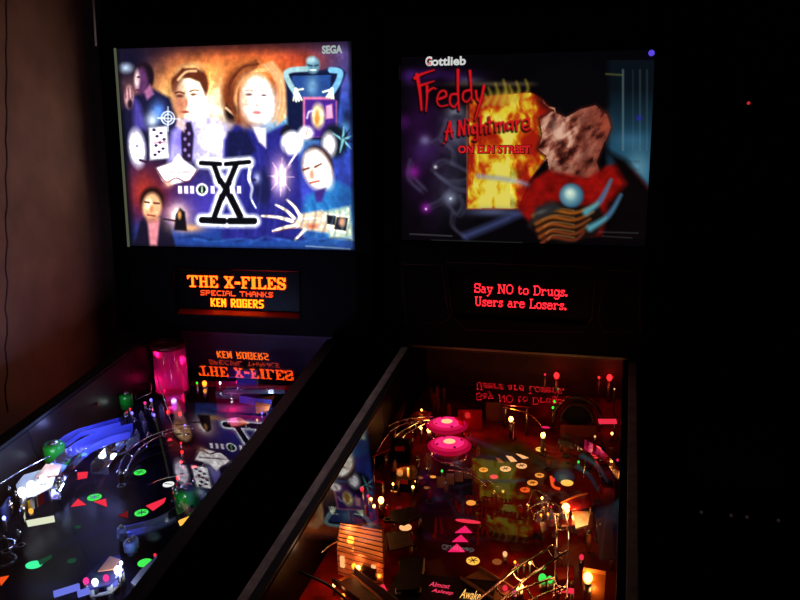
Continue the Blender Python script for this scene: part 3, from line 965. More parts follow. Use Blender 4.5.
    dr = np.clip((X[i] - 115 - 0.0873 * (Y[i] - 50)) / 6, 0, 1) * np.clip((355.5 - X[i] - (250 - Y[i]) * 0.024) / 4, 0, 1) * np.clip((248 + (X[i] - 131) * 0.02 - Y[i]) / 5, 0, 1)
    p.C[i] = p.C[i] * (0.25 + 0.75 * dr)[:, None]
    return p

# ------------------------------------------------------------------ right backglass: title, fire and a generic dark mound scene
def paint_right(X, Y):
    p = Print(X, Y, (5, 4, 7))
    n1, n2 = fbm(X / 16, Y / 16, 5), fbm(X / 6, Y / 9, 9)
    p.glow(425, 150, 30, 70, (46, 14, 60), 0.8)
    p.glow(440, 75, 40, 8, (60, 22, 90), 0.8)
    p.glow(410, 76, 10, 8, (70, 30, 120), 0.7)
    p.glow(456, 130, 16, 24, (104, 100, 124), 0.75)
    p.glow(450, 180, 26, 40, (64, 60, 84), 0.6)
    p.glow(470, 80, 16, 4, (80, 80, 110), 0.6)
    p.glow(500, 84, 60, 3, (110, 90, 70), 0.7)
    i = p._sel(396, 475, 60, 235)
    p.C[i] *= (0.45 + 1.1 * n1[i])[:, None]
    # glowing orbs and smoke trails
    for x, y, r, c, a in ((413, 172, 8, (150, 30, 160), 0.9), (426, 208, 6, (150, 30, 170), 0.95), (425, 141, 6, (150, 150, 190), 0.9), (450, 198, 8, (150, 160, 190), 0.9), (424, 150, 12, (70, 40, 110), 0.7), (404, 122, 9, (80, 20, 100), 0.7)):
        p.glow(x, y, r, r, c, a)
    for x, y, r in ((435.5, 167, 2.2), (450.5, 198.5, 1.6), (426, 209, 1.4)):
        p.glow(x, y, r, r, (255, 255, 255), 1.0)
    for pts in ([(434, 165), (444, 160), (462, 168), (476, 176)], [(432, 170), (446, 180), (464, 180), (478, 172)], [(436, 174), (452, 186), (470, 192), (480, 202)], [(448, 204), (456, 214), (462, 206), (460, 196)], [(428, 206), (440, 200), (450, 190)], [(452, 214), (452, 226), (464, 236)], [(440, 140), (452, 150), (452, 164)], [(410, 160), (408, 178), (420, 190)], [(414, 178), (424, 188)], [(468, 112), (464, 134), (470, 160)], [(446, 120), (440, 136), (432, 142)]):
        p.stroke(pts, 2.0, (105, 105, 135), soft=2.2, a=0.5, add=False)
        p.stroke([(x + 3, y + 3) for x, y in pts], 1.2, (80, 80, 110), soft=1.6, a=0.45)
    p.glow(455, 112, 9, 6, (150, 155, 175), 0.7)
    p.ell(457, 117, 5, 3, (40, 40, 56), soft=0.5, a=0.7)
    # sheet of fire
    P = [(469, 100), (486, 96), (530, 92), (556, 104), (552, 150), (530, 180), (519, 209), (467, 209)]
    p.poly(P, (176, 30, 14), 1.2)
    i = p._sel(466, 560, 88, 212)
    fl = fbm(X[i] / 9 + 0.6 * fbm(X[i] / 20, Y[i] / 20, 2) * 3, Y[i] / 17, 11, 4)
    core = np.exp(-(((X[i] - 502 + (Y[i] - 150) * 0.07) / 26) ** 2)) * np.clip((Y[i] - 84) / 40, 0, 1)
    inside = np.hypot(p.C[i][:, 0] - 176, p.C[i][:, 1] - 30) < 40
    h = np.clip(core * 0.95 + (fl - 0.5) * 2.4, 0, 1) * inside
    p._mix(i, np.clip(h * 1.6, 0, 1) * inside, (235, 120, 20))
    p._mix(i, np.clip((h - 0.42) * 2.6, 0, 1) * inside, (240, 215, 50))
    p._mix(i, np.clip((h - 0.86) * 2.6, 0, 1) * inside, (250, 246, 170))
    for x, y0_, y1_, w_ in ((489, 104, 88, 3), (496, 104, 84, 4), (504, 104, 80, 6), (510, 102, 86, 4), (517, 100, 82, 4), (526, 98, 80, 3), (485, 106, 94, 2)):
        p.stroke([(x - 2, y0_), (x + 2, (y0_ + y1_) / 2), (x - 0.5, y1_)], w_, (215, 190, 50), soft=2.0, a=0.75, w1=0.8)
    p.glow(505, 98, 20, 8, (230, 190, 60), 0.6)
    p.glow(492, 212, 30, 5, (110, 120, 170), 0.7)
    p.stroke([(467, 100), (467, 209), (519, 209)], 1.2, (220, 120, 60), a=0.5, curve=False)
    # pale beams crossing towards the lower middle
    p.stroke([(478, 176), (520, 182), (546, 196)], 4.2, (165, 175, 210), soft=2.2, a=0.75)
    p.stroke([(466, 236), (500, 222), (540, 204)], 7, (84, 96, 160), soft=3.5, a=0.7)
    # blue-lit field at the right with pale vertical streaks
    i = p._sel(604, 654, 60, 200)
    k = np.clip((Y[i] - 88) / 80, 0, 1)
    p._mix(i, (0.15 + 0.8 * k) * np.clip((X[i] - 604) / 8, 0, 1), (44, 104, 136))
    p.glow(632, 140, 22, 10, (70, 130, 170), 0.5)
    p.glow(638, 168, 14, 20, (126, 176, 196), 0.6)
    for x, w_, a_ in ((623, 2.0, 0.55), (640, 1.6, 0.3), (633, 1.2, 0.2), (647, 1.6, 0.25)):
        p.stroke([(x, 70), (x, 150)], w_, (120, 150, 150), a=a_)
    p.stroke([(606, 74), (622, 75)], 1.8, (120, 120, 60), a=0.6)
    p.glow(639, 118, 3, 3, (50, 40, 190), 0.8)
    # bank of dark cloud over a mottled warm rock face
    for x, y, rx, ry in ((552, 82, 16, 16), (576, 76, 22, 14), (592, 88, 14, 14), (562, 98, 22, 14), (588, 102, 18, 10)):
        p.ell(x, y, rx, ry, (7, 6, 10), soft=0.35)
    rock = [(538, 118), (552, 110), (566, 116), (580, 108), (596, 104), (608, 114), (612, 128), (604, 146), (598, 162), (604, 178), (560, 182), (548, 172), (546, 158), (536, 150), (540, 136)]
    p.poly(rock, (60, 22, 18), 2.5)
    i = p._sel(528, 624, 100, 186)
    tex = fbm(X[i] / 7 + Y[i] / 15, Y[i] / 9, 21, 5)
    al = np.clip(np.hypot(p.C[i][:, 0] - 60, p.C[i][:, 1] - 22) < 14, 0, 1).astype(float)
    p._mix(i, al * np.clip(0.3 + tex * 0.9, 0, 1), (172, 86, 66))
    p._mix(i, al * np.clip((tex - 0.46) * 4.5, 0, 1) * np.clip(1.4 - np.hypot((X[i] - 556) / 34, (Y[i] - 138) / 34), 0, 1), (238, 186, 158))
    p._mix(i, al * np.clip((0.43 - tex) * 6, 0, 1), (50, 16, 14))
    p.poly([(578, 118), (590, 112), (586, 140), (592, 164), (578, 176), (582, 146)], (90, 34, 26), 3, 0.55)
    p.glow(604, 124, 7, 12, (200, 84, 56), 0.6)
    p.glow(556, 130, 8, 14, (245, 200, 175), 0.5)
    # red slope with dark folds
    p.poly([(516, 206), (532, 180), (548, 170), (566, 174), (588, 178), (606, 166), (620, 162), (636, 174), (650, 190), (650, 236), (540, 236)], (150, 16, 12), 2.5)
    p.poly([(606, 150), (626, 160), (652, 192), (652, 240), (600, 240), (608, 204), (626, 184)], (10, 6, 8), 4)
    i = p._sel(510, 640, 160, 236)
    p.C[i] *= (0.6 + 0.7 * fbm(X[i] / 10, Y[i] / 7, 31))[:, None]
    # orange dunes, pale ball with cool comet trails
    p.poly([(526, 226), (540, 208), (560, 202), (582, 206), (598, 204), (606, 218), (596, 236), (566, 244), (540, 238)], (24, 15, 13), 2.5)
    for k_, y in enumerate((211, 218, 225, 232, 238)):
        p.stroke([(534 + k_ * 2, y + 5), (552, y - 1), (574, y + 2), (596 - k_ * 3, y - 6)], 5.0 - 0.3 * k_, (190 - 14 * k_, 102 - 12 * k_, 28), soft=1.6, a=0.95, w1=2.0)
        p.stroke([(540 + k_ * 2, y + 1.6), (554, y - 3), (574, y - 0.4)], 1.2, (240, 172, 84), soft=1.0, a=0.5)
    p.poly([(530, 226), (536, 208), (552, 201), (563, 207), (552, 214), (538, 220)], (44, 42, 44), 3)
    p.glow(541, 212, 8, 2.5, (150, 150, 150), 0.4, ang=-20)
    p.ell(571.5, 195.5, 12.2, 12.2, (56, 106, 136), soft=0.12)
    p.ell(570.5, 195, 8, 8, (150, 200, 205), soft=0.5)
    p.ell(570, 193, 4, 4, (225, 245, 220), soft=0.8)
    for pts in ([(586, 212), (600, 201), (611, 180)], [(590, 228), (608, 216), (621, 195)]):
        p.stroke(pts, 7.0, (96, 180, 200), w1=2.0, soft=2.2, a=0.9)
        p.stroke(pts[1:], 3.0, (60, 74, 150), w1=1.2, soft=1.4, a=0.6)
    p.stroke([(410, 234), (452, 236)], 1.0, (110, 110, 116), a=0.7)
    p.stroke([(599, 232), (638, 233)], 0.9, (86, 86, 92), a=0.7)
    p.stroke([(602, 236), (632, 238)], 0.9, (70, 70, 76), a=0.7)
    p.stroke([(432, 240.5), (522, 243)], 1.5, (54, 62, 54), a=0.8)
    # scratched red title
    red, dark = (238, 24, 34), (24, 2, 6)
    T = [([(415, 78), (422, 74), (434, 70)], 3.4, 1.4), ([(417, 75), (420, 92), (421.5, 110)], 4.0, 2.0), ([(419, 86), (434, 81)], 2.8, 1.2),
         ([(427, 86), (427, 98), (426, 111)], 2.8, 1.4), ([(427, 92), (433, 88), (436, 89)], 2.4, 1.2),
         ([(439, 99), (446, 96), (445, 91), (440, 92), (437, 100), (440, 106), (448, 105)], 2.4, 1.4),
         ([(458, 70), (458, 90), (459, 110)], 3.0, 1.8), ([(457, 94), (451, 95), (450, 103), (454, 107), (458, 102)], 2.4, 1.6),
         ([(470, 71), (471, 86), (472, 101)], 2.8, 1.4), ([(470, 90), (464, 92), (463, 99), (467, 102), (471, 97)], 2.4, 1.4),
         ([(476, 91), (477, 99), (480, 102)], 2.6, 1.4), ([(484, 86), (481, 100), (476, 116), (475, 120)], 3.0, 1.0),
         # second line
         ([(446, 140), (448, 128), (450, 122)], 2.4, 1.6), ([(450, 122), (452, 137)], 2.6, 1.6), ([(445.5, 132), (453, 131)], 1.8, 1.4), ([(444, 143), (443, 144)], 1.6, 0.8),
         ([(459, 135), (459.5, 121)], 2.6, 2.0), ([(459.5, 121), (464, 133)], 2.4, 2.0), ([(464, 134), (465, 119)], 2.6, 1.4),
         ([(468.5, 125), (469, 134)], 2.4, 1.8), ([(468.5, 120), (468.6, 121)], 2.2, 2.0),
         ([(477, 126), (472.5, 126), (472.5, 133), (476.5, 132)], 2.0, 1.8), ([(477, 125), (477, 139), (473, 140)], 2.2, 1.2),
         ([(480.5, 117), (481, 133)], 2.2, 1.8), ([(481, 127), (485, 125), (486, 133)], 2.0, 1.6),
         ([(489.5, 117), (490, 132)], 2.2, 1.8), ([(487, 122.5), (493.5, 121)], 1.8, 1.4),
         ([(495.5, 123), (496, 131)], 2.2, 1.8), ([(496, 125), (499.5, 122.5), (500, 131)], 2.0, 1.6), ([(500, 125), (503.5, 122), (504.5, 130.5)], 2.0, 1.6),
         ([(512, 121.5), (507.5, 123), (507.5, 129), (511.5, 127)], 2.2, 1.8), ([(512, 121), (513, 130)], 2.2, 1.6),
         ([(516, 121), (517, 130)], 2.2, 1.6), ([(516.5, 123.5), (520.5, 119.5)], 2.0, 1.4),
         ([(523, 126), (529, 124), (528, 119.5), (523.5, 120.5), (522.5, 127), (526, 130), (530.5, 128)], 2.0, 1.4)]
    for pts, a_, b_ in T:
        p.stroke([(x - 0.8, y + 1.4) for x, y in pts], a_ + 1.6, dark, w1=b_ + 1.4, soft=0.8, a=0.85)
    for pts, a_, b_ in T:
        p.stroke(pts, a_, red, w1=b_, soft=0.6)
    return p

# ------------------------------------------------------------------ printed playfields
def paint_board_left(X, Y):
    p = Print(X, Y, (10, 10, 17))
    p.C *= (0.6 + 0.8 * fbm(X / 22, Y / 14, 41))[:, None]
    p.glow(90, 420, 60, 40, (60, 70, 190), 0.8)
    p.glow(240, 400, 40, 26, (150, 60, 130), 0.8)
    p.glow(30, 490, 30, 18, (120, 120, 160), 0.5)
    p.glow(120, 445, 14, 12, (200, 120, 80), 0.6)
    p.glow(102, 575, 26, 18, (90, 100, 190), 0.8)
    p.glow(60, 590, 60, 12, (40, 44, 110), 0.8)  # low blue sheen painted into the board colour
    for cx, cy, r in ((110, 495, 36), (140, 512, 26), (60, 540, 34)):
        t = np.linspace(0, 6.3, 26)
        p.stroke(list(zip(cx + r * np.cos(t), cy + 0.45 * r * np.sin(t))), 1.2, (60, 26, 34), a=0.6, curve=False)
    p.stroke([(60, 545), (86, 535), (110, 525)], 7, (40, 40, 62), soft=3, a=0.8)
    p.stroke([(96, 495), (104, 478), (112, 468)], 3, (90, 40, 36), soft=2, a=0.5)
    p.ell(153, 536, 7, 5, (110, 130, 110), soft=0.4)
    return p

def paint_board_right(X, Y):
    p = Print(X, Y, (128, 22, 14))
    n = fbm(X / 16, Y / 9, 51)
    p.C *= (0.45 + 1.0 * n)[:, None]
    p.poly([(478, 446), (520, 442), (552, 462), (560, 478), (524, 488), (498, 482)], (52, 74, 26), 5, 0.8)
    p.glow(492, 452, 16, 8, (120, 150, 50), 0.7)
    p.poly([(530, 470), (556, 458), (560, 466), (540, 480)], (84, 100, 140), 3, 0.8)
    p.ell(565, 466, 7, 5, (130, 150, 160), soft=0.4)
    p.glow(505, 515, 9, 7, (120, 90, 40), 0.5)  # yellowish reflection of the fire print, painted into the board
    p.glow(512, 496, 16, 6, (110, 120, 60), 0.6)
    p.poly([(440, 520), (490, 518), (486, 560), (470, 596), (424, 590)], (120, 26, 18), 3)
    p.poly([(424, 562), (440, 558), (446, 572), (462, 584), (440, 590), (430, 576)], (190, 150, 130), 2, 0.6)
    p.poly([(412, 500), (430, 490), (444, 512), (420, 540)], (40, 14, 12), 3, 0.7)
    p.ell(466, 488, 15, 7, (24, 12, 12), soft=0.2)
    p.ell(466, 488, 13, 5.6, (90, 40, 34), soft=0.2, a=0.7)
    p.ell(524, 562, 9, 4, (130, 100, 76), soft=0.3)
    p.ell(518, 548, 8, 4, (110, 60, 46), soft=0.3)
    p.poly([(560, 540), (616, 536), (622, 600), (556, 600)], (110, 34, 14), 3)
    for k in range(5):
        p.stroke([(585 + k * 4, 440 + k * 8), (612 + k, 452 + k * 8)], 2, (120, 130, 140), soft=2, a=0.25)
    return p

# ------------------------------------------------------------------ small builders shared by both playfields
class Table:
    def __init__(s, root, fr):
        s.root, s.fr = root, fr
    def at(s, px, py, h=0.0):
        return s.fr.at(px, py, h)
    def up(s, p, h):
        return (p[0], p[1], p[2] + h)
    def bz(s, x, y, h=0.0):
        return s.fr.board_z(-y) + h
    def insert(s, px, py, rx, col, ry=None, ang=0.0, mark=None, label=None):
        """lit window let into the board; rx, ry in metres"""
        c = s.at(px, py)
        ry = ry or rx
        mb = MB()
        n = 22
        P = []
        for k in range(n):
            a = 2 * math.pi * k / n
            x, y = rx * math.cos(a), ry * math.sin(a)
            P.append((c[0] + x * math.cos(ang) - y * math.sin(ang), c[1] + x * math.sin(ang) + y * math.cos(ang)))
        z = c[2]
        mb.prism(P, z - 0.006, z + 0.0012, MATS[col])
        if mark:
            for k in range(mark):
                a = ang + math.pi * k / mark
                d = (0.75 * rx * math.cos(a), 0.75 * ry * math.sin(a))
                w = (-math.sin(a) * rx * 0.07, math.cos(a) * rx * 0.07)
                mb.prism([(c[0] - d[0] - w[0], c[1] - d[1] - w[1]), (c[0] + d[0] - w[0], c[1] + d[1] - w[1]), (c[0] + d[0] + w[0], c[1] + d[1] + w[1]), (c[0] - d[0] + w[0], c[1] - d[1] + w[1])], z + 0.0012, z + 0.0018, PRINTINK)
        o = mb.build('insert_light', s.root)
        if label:
            o['label'] = label
        return o
    def insert_poly(s, pts, col, label=None, name='arrow_light'):
        P = [s.at(x, y) for x, y in pts]
        o = MB().prism([(p[0], p[1]) for p in P], [p[2] - 0.006 for p in P], [p[2] + 0.0012 for p in P], MATS[col]).build(name, s.root)
        if label:
            o['label'] = label
        return o
    def bulb(s, px, py, h, col, r=0.005, light=None, name='bulb', watts=0.0, lift=0.012, pos=None, socket=True):
        """little lamp on its socket post; the light it casts comes from just above it"""
        c = s.at(px, py, h) if pos is None else pos
        r = r * 0.72
        mb = MB().ball(c, r, MATS[col], 10, 1.25)
        o = mb.build(name, s.root)
        if socket and pos is None:
            sk = MB()
            sk.lathe((c[0], c[1], c[2] - h), [(r * 0.9, 0), (r * 0.9, max(h - r * 1.2, 0.001))], STEEL, 10)
            sk.build('lamp_socket', o)
        if light:
            point_light(s.root, (c[0], c[1], c[2] + r * 1.25 + lift), light, watts)
        return o
    def post(s, px, py, r, h, m_, cap=None, name='post', h0=0.0):
        c = s.at(px, py, h0)
        b = MB().lathe(c, [(r * 0.55, 0), (r * 0.55, h * 0.3), (r, h * 0.34), (r, h * 0.9), (r * 0.8, h)], m_, 18)
        o = b.build(name, s.root)
        if cap:
            MB().lathe((c[0], c[1], c[2] + h), [(r * 0.5, 0), (r * 0.45, 0.003), (r * 0.15, 0.006)], cap, 14).build('screw', o)
        return o
    def path(s, pts):
        """photo points with heights -> smooth local path"""
        return smooth_path([s.at(x, y, h) for x, y, h in pts], 6)
    def wire(s, pts, r=0.0016, m_=None, name='wire_guide', label=None):
        o = MB().tube(s.path(pts), r, m_ or CHROME, 8).build(name, s.root)
        if label:
            o['label'] = label
        return o
    def wireform(s, pts, gap=0.022, r=0.0017, name='wire_ramp', posts=True):
        """two-rail wire ramp with cross hoops"""
        P = [np.array(q) for q in s.path(pts)]
        mb = MB()
        A, B, Cc = [], [], []
        for i, q in enumerate(P):
            d = P[min(i + 1, len(P) - 1)] - P[max(i - 1, 0)]
            nrm = np.array([-d[1], d[0], 0])
            nrm /= max(np.linalg.norm(nrm), 1e-9)
            A.append(tuple(q + nrm * gap / 2))
            B.append(tuple(q - nrm * gap / 2))
            if i % 5 == 2:
                Cc.append((q, nrm))
        mb.tube(A, r, CHROME)
        mb.tube(B, r, CHROME)
        for q, nrm in Cc:
            hoop = [tuple(q + nrm * gap / 2 * math.cos(t) + np.array([0, 0, -1]) * gap * 0.45 * math.sin(t)) for t in np.linspace(0, math.pi, 9)]
            mb.tube(hoop, r * 0.8, CHROME, 6)
        o = mb.build(name, s.root)
        if posts:
            for q, nrm in Cc[::2]:
                z0 = s.bz(q[0], q[1])
                MB().tube([(q[0], q[1], z0), (q[0], q[1], q[2] - gap * 0.45)], r, CHROME, 6).build('ramp_leg', o)
        return o
    def trough(s, pts, width, wall, m_, name='ramp', label=None, floor_m=None):
        """U-shaped ramp along a path"""
        P = [np.array(q) for q in s.path(pts)]
        prof = [(-width / 2, wall), (-width / 2, 0.0), (width / 2, 0.0), (width / 2, wall)]
        prof += [(width / 2 - 0.0025, wall), (width / 2 - 0.0025, 0.0025), (-width / 2 + 0.0025, 0.0025), (-width / 2 + 0.0025, wall)]
        V, F = [], []
        n = len(prof)
        for i, q in enumerate(P):
            d = P[min(i + 1, len(P) - 1)] - P[max(i - 1, 0)]
            nrm = np.array([-d[1], d[0], 0])
            nrm /= max(np.linalg.norm(nrm), 1e-9)
            V += [tuple(q + nrm * a + np.array([0, 0, b])) for a, b in prof]
        for i in range(len(P) - 1):
            for k in range(n):
                j = (k + 1) % n
                F.append((i * n + k, (i + 1) * n + k, (i + 1) * n + j, i * n + j))
        F.append(tuple(range(n)))
        F.append(tuple((len(P) - 1) * n + k for k in range(n))[::-1])
        o = MB().add(V, F, m_).build(name, s.root)
        if label:
            o['label'] = label
        return o
    def plate(s, pts, h, m_, thick=0.003, name='plastic', label=None, posts=True):
        """flat cut plastic on posts above the board; h one number or one per corner"""
        hs = h if hasattr(h, '__len__') else [h] * len(pts)
        P = [s.at(x, y, hh) for (x, y), hh in zip(pts, hs)]
        o = MB().prism([(p[0], p[1]) for p in P], [p[2] for p in P], [p[2] + thick for p in P], m_).build(name, s.root)
        if label:
            o['label'] = label
        if posts:
            ctr = np.mean(P, 0)
            for p in P[::2]:
                q = p + (ctr - p) * 0.2
                MB().lathe((q[0], q[1], s.bz(q[0], q[1])), [(0.003, 0), (0.003, max(0.004, q[2] - s.bz(q[0], q[1])))], STEEL, 8).build('standoff', o)
        return o
    def slab(s, a, b, h0, h1, thick, m_, name='panel', label=None):
        """upright thin panel standing between two floor points a, b (photo points on the board)"""
        A, B = s.at(*a, h0), s.at(*b, h0)
        d = (B - A)[:2]
        nn = np.array([-d[1], d[0]]) / np.linalg.norm(d) * thick / 2
        P = [(A[0] - nn[0], A[1] - nn[1]), (B[0] - nn[0], B[1] - nn[1]), (B[0] + nn[0], B[1] + nn[1]), (A[0] + nn[0], A[1] + nn[1])]
        o = MB().prism(P, [A[2], B[2], B[2], A[2]], [A[2] + h1 - h0, B[2] + h1 - h0, B[2] + h1 - h0, A[2] + h1 - h0], m_).build(name, s.root)
        if label:
            o['label'] = label
        return o
    def flipper(s, x, y, ang, m_, rub, length=0.075):
        z = s.bz(x, y, 0.012)
        ca, sa = math.cos(ang), math.sin(ang)
        def outline(r0, r1):
            P = [(r0 * math.cos(t), r0 * math.sin(t)) for t in np.linspace(math.pi / 2, 3 * math.pi / 2, 9)]
            P += [(length + r1 * math.cos(t), r1 * math.sin(t)) for t in np.linspace(-math.pi / 2, math.pi / 2, 7)]
            return [(x + a * ca - b * sa, y + a * sa + b * ca) for a, b in P]
        o = MB().prism(outline(0.011, 0.006), z, z + 0.022, m_).build('flipper', s.root)
        MB().prism(outline(0.0135, 0.0085), z + 0.004, z + 0.014, rub).build('flipper_rubber', o)
        return o
    def sling(s, pts, h, m_, lamps=()):
        P = [s.at(x, y, h) for x, y in pts]
        ctr = np.mean(P, 0)
        o = MB().prism([(p[0], p[1]) for p in P], [p[2] for p in P], [p[2] + 0.003 for p in P], m_).build('slingshot', s.root)
        ring = [tuple(p + (ctr - p) * 0.08 - np.array([0, 0, h * 0.5])) for p in P]
        MB().tube(ring + [ring[0]], 0.004, WRUBBER).build('slingshot_rubber', o)
        for p in P:
            q = p + (ctr - p) * 0.14
            MB().lathe((q[0], q[1], s.bz(q[0], q[1])), [(0.005, 0), (0.005, max(0.01, q[2] - s.bz(q[0], q[1])))], WHITEP, 10).build('slingshot_post', o)
        return o

DMD_ORANGE = lamp_mat('amber_dots', (7.0, 0.48, 0.025), 'AUTO')
DMD_DIM = lamp_mat('dim_amber_dots', (2.4, 0.15, 0.03), 'AUTO')
DMD_YELLOW = lamp_mat('yellow_dots', (6.5, 0.80, 0.02), 'AUTO')
DMD_RED = lamp_mat('red_dots', (5.0, 0.07, 0.12), 'AUTO')
REDREFLECT = mat('red_display_reflection', (200, 40, 34), rough=0.45)  # red colour stands in for the display's reflections in its window

def dot_line(mb, fr, font, text, ul, ur, hpx, out, m_, fill, gap=1):
    a, b = fr.box_at(*ul, out), fr.box_at(*ur, out)
    c = fr.box_at(ul[0], ul[1] + hpx, out)
    up = np.array([0, fr.tilt, 1.0])
    dot_text(mb, font, text, (a[0], a[1], a[2]), (1, 0, 0), up, b[0] - a[0], a[2] - c[2], m_, fill, gap)

def display_panel(root, fr, half, z0, z1, win, depth, liner):
    """panel under the backglass with a recessed display window win = (x0, x1, z0, z1)"""
    x0, x1, w0, w1 = win
    b = MB()
    hexf(b, fr, -half, x0, z0, z1, -0.045, 0.0, BLACKP)
    hexf(b, fr, x1, half, z0, z1, -0.045, 0.0, BLACKP)
    hexf(b, fr, x0, x1, z0, w0, -0.045, 0.0, BLACKP)
    hexf(b, fr, x0, x1, w1, z1, -0.045, 0.0, BLACKP)
    hexf(b, fr, x0, x1, w0, w1, -0.045, -depth - 0.003, BLACKG)
    o = b.build('display_panel', root)
    if liner:
        l = MB()
        t = 0.0012
        sl = 0.012
        for za, zb in ((w0 + 0.0005, w0 + sl), (w1 - 0.0005, w1 - sl * 0.6)):
            P0, P1, P2, P3 = fr.face(x0 + 0.004, za, -0.002), fr.face(x1 - 0.004, za, -0.002), fr.face(x1 - 0.004, zb, -depth + 0.002), fr.face(x0 + 0.004, zb, -depth + 0.002)
            sg = -t if za < zb else t
            l.add([P0, P1, P2, P3] + [(p[0], p[1], p[2] + sg) for p in (P0, P1, P2, P3)], [(0, 1, 2, 3), (7, 6, 5, 4), (0, 4, 5, 1), (1, 5, 6, 2), (2, 6, 7, 3), (3, 7, 4, 0)], liner)
        l.build('reflection_band', o)  # sloped red strips imitating the mirrored dots above and below
    return o

def outline(parent, fr, pts_px, w_, m_, name, out=0.0015):
    P = [tuple(fr.box_at(x, y, out)) for x, y in pts_px]
    return MB().tube(P + [P[0]], w_, m_, 6).build(name, parent)

# ================================================================== LEFT MACHINE
lm = chassis('pinball_machine', L, 0.385, 0.845, 0.0, 0.006, BLACK, BLACK)
tag(lm, 'left pinball machine with bright blue-white backglass and orange dot display, beside the plaster wall', 'pinball machine', 'pinball machines side by side')
tl = translite(lm, L, paint_left, 400, 330, lambda l: 1.5 + 2.4 * np.clip((l - 0.55) / 0.45, 0, 1.3))
fr = L
# maker's word, upper right of the print
SEGA_M = lamp_mat('pale_lettering', (0.36, 0.43, 0.42))
SMALL_M = lamp_mat('grey_small_print', (0.10, 0.11, 0.12))
a, b = fr.box_at(322, 54.0, -0.003), fr.box_at(342.5, 53.4, -0.003)
text_mesh('SEGA', SEGA_M, 'lettering', tl, a, (1, 0, 0), (0, fr.tilt, 1), b[0] - a[0], bold=0.05, height=0.021)
# edge trim of the glass, its glint put in as a faint glow
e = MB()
hexf(e, fr, -fr.bw - 0.0045, -fr.bw + 0.0005, fr.bz0 - 0.002, fr.bz1 + 0.002, -0.004, 0.001, lamp_mat('trim_glint_glow', (0.075, 0.085, 0.05)))
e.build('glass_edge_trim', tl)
win = (fr.box_at(174, 293)[0], fr.box_at(299, 296)[0], fr.box_at(240, 317)[2] - GZ, fr.box_at(240, 270)[2] - GZ)
dp = display_panel(lm, fr, 0.385, 0.004, fr.bz0 - 0.004, win, 0.026, REDREFLECT)
d = MB()
dot_line(d, fr, GS, 'THE X-FILES', (187, 275.2), (285.5, 280.6), 11.6, -0.024, DMD_ORANGE, 1.0)
dot_line(d, fr, GT, 'SPECIAL THANKS', (200.2, 290.0), (273, 293.8), 5.2, -0.024, DMD_DIM, 0.92)
dot_line(d, fr, GB, 'KEN ROGERS', (210.5, 298.2), (263.5, 300.6), 8.2, -0.024, DMD_YELLOW, 1.0)
d.build('dot_display', dp)
outline(dp, fr, [(172, 268), (300, 273), (301, 318), (174, 314)], 0.0016, BLACKG, 'display_frame')

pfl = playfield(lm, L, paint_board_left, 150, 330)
T = Table(lm, L)
BPANEL = mat('navy_back_panel', (30, 26, 60), rough=0.5, noise=0.4, scale=30)
MB().box((-L.w, 0.16, L.board_z(-0.16)), (L.w, 0.17, GZ - 0.01), BPANEL).build('back_panel', lm)
# tall red tube with its lid
c = T.at(173, 393, 0.0)
tank = MB()
tank.lathe(T.up(c, 0.012), [(0.046, 0), (0.046, 0.128)], PINKP, 32, caps=False)
to = tank.build('red_tube', lm)
MB().lathe(T.up(c, 0.140), [(0.051, 0), (0.052, 0.010), (0.048, 0.013), (0.045, 0.010), (0.044, 0.004), (0.0001, 0.004)], mat('dark_red_lid', (120, 10, 26), rough=0.25), 32).build('lid', to)
MB().lathe(c, [(0.05, 0), (0.05, 0.012), (0.046, 0.013)], mat('dark_red_base', (90, 10, 24), rough=0.4), 32).build('tube_base', to)
core = MB().tube(smooth_path([(c[0] + 0.012 * math.cos(k * 1.1), c[1] + 0.012 * math.sin(k * 1.1), c[2] + 0.02 + k * 0.011) for k in range(9)], 4), 0.009, BLUEPL, 8)
core.build('twisted_core', to)
point_light(lm, (c[0] - 0.024, c[1] - 0.024, c[2] + 0.05), (1.0, 0.12, 0.55), 0.42, 0.012)
point_light(lm, (c[0] + 0.024, c[1] + 0.02, c[2] + 0.085), (1.0, 0.10, 0.50), 0.30, 0.012)
# glow window under the tube
T.bulb(174, 403, 0.018, 'hot_blue', 0.010, (0.5, 0.6, 1.0), 'flasher_or_fill', 0.10)
T.plate([(164, 396), (184, 396), (186, 412), (168, 414)], 0.012, PINKP, 0.02, 'flasher_window')
point_light(lm, T.at(170, 409, 0.03), (1.0, 0.15, 0.45), 0.10)
# red flasher near the cabinet wall, added to imitate a red reflection
c = T.at(104, 396, 0.06)
T.bulb(108, 397, 0.05, 'lit_red_dim', 0.006, None, 'flasher_or_fill')
point_light(lm, (c[0] - 0.012, c[1], c[2] + 0.02), (1.0, 0.05, 0.05), 0.10, 0.01)
T.plate([(72, 404), (92, 390), (104, 388), (98, 406)], [0.075, 0.085, 0.085, 0.075], REDP, 0.004, 'plastic', 'red translucent plastic standing in for the red reflection on the left cabinet wall')
# green caps
for px, py, r, h in ((57, 471, 0.024, 0.07), (128, 415, 0.018, 0.062), (189, 513, 0.026, 0.06)):
    T.post(px, py, r, h, GREENP, STEEL, 'green_dome')
    point_light(lm, tuple(T.at(px, py) + np.array([r * 0.5, -r - 0.03, h * 0.9])), (0.8, 1.0, 0.9), 0.09, 0.006)  # unseen white light added in front of each cap to brighten it
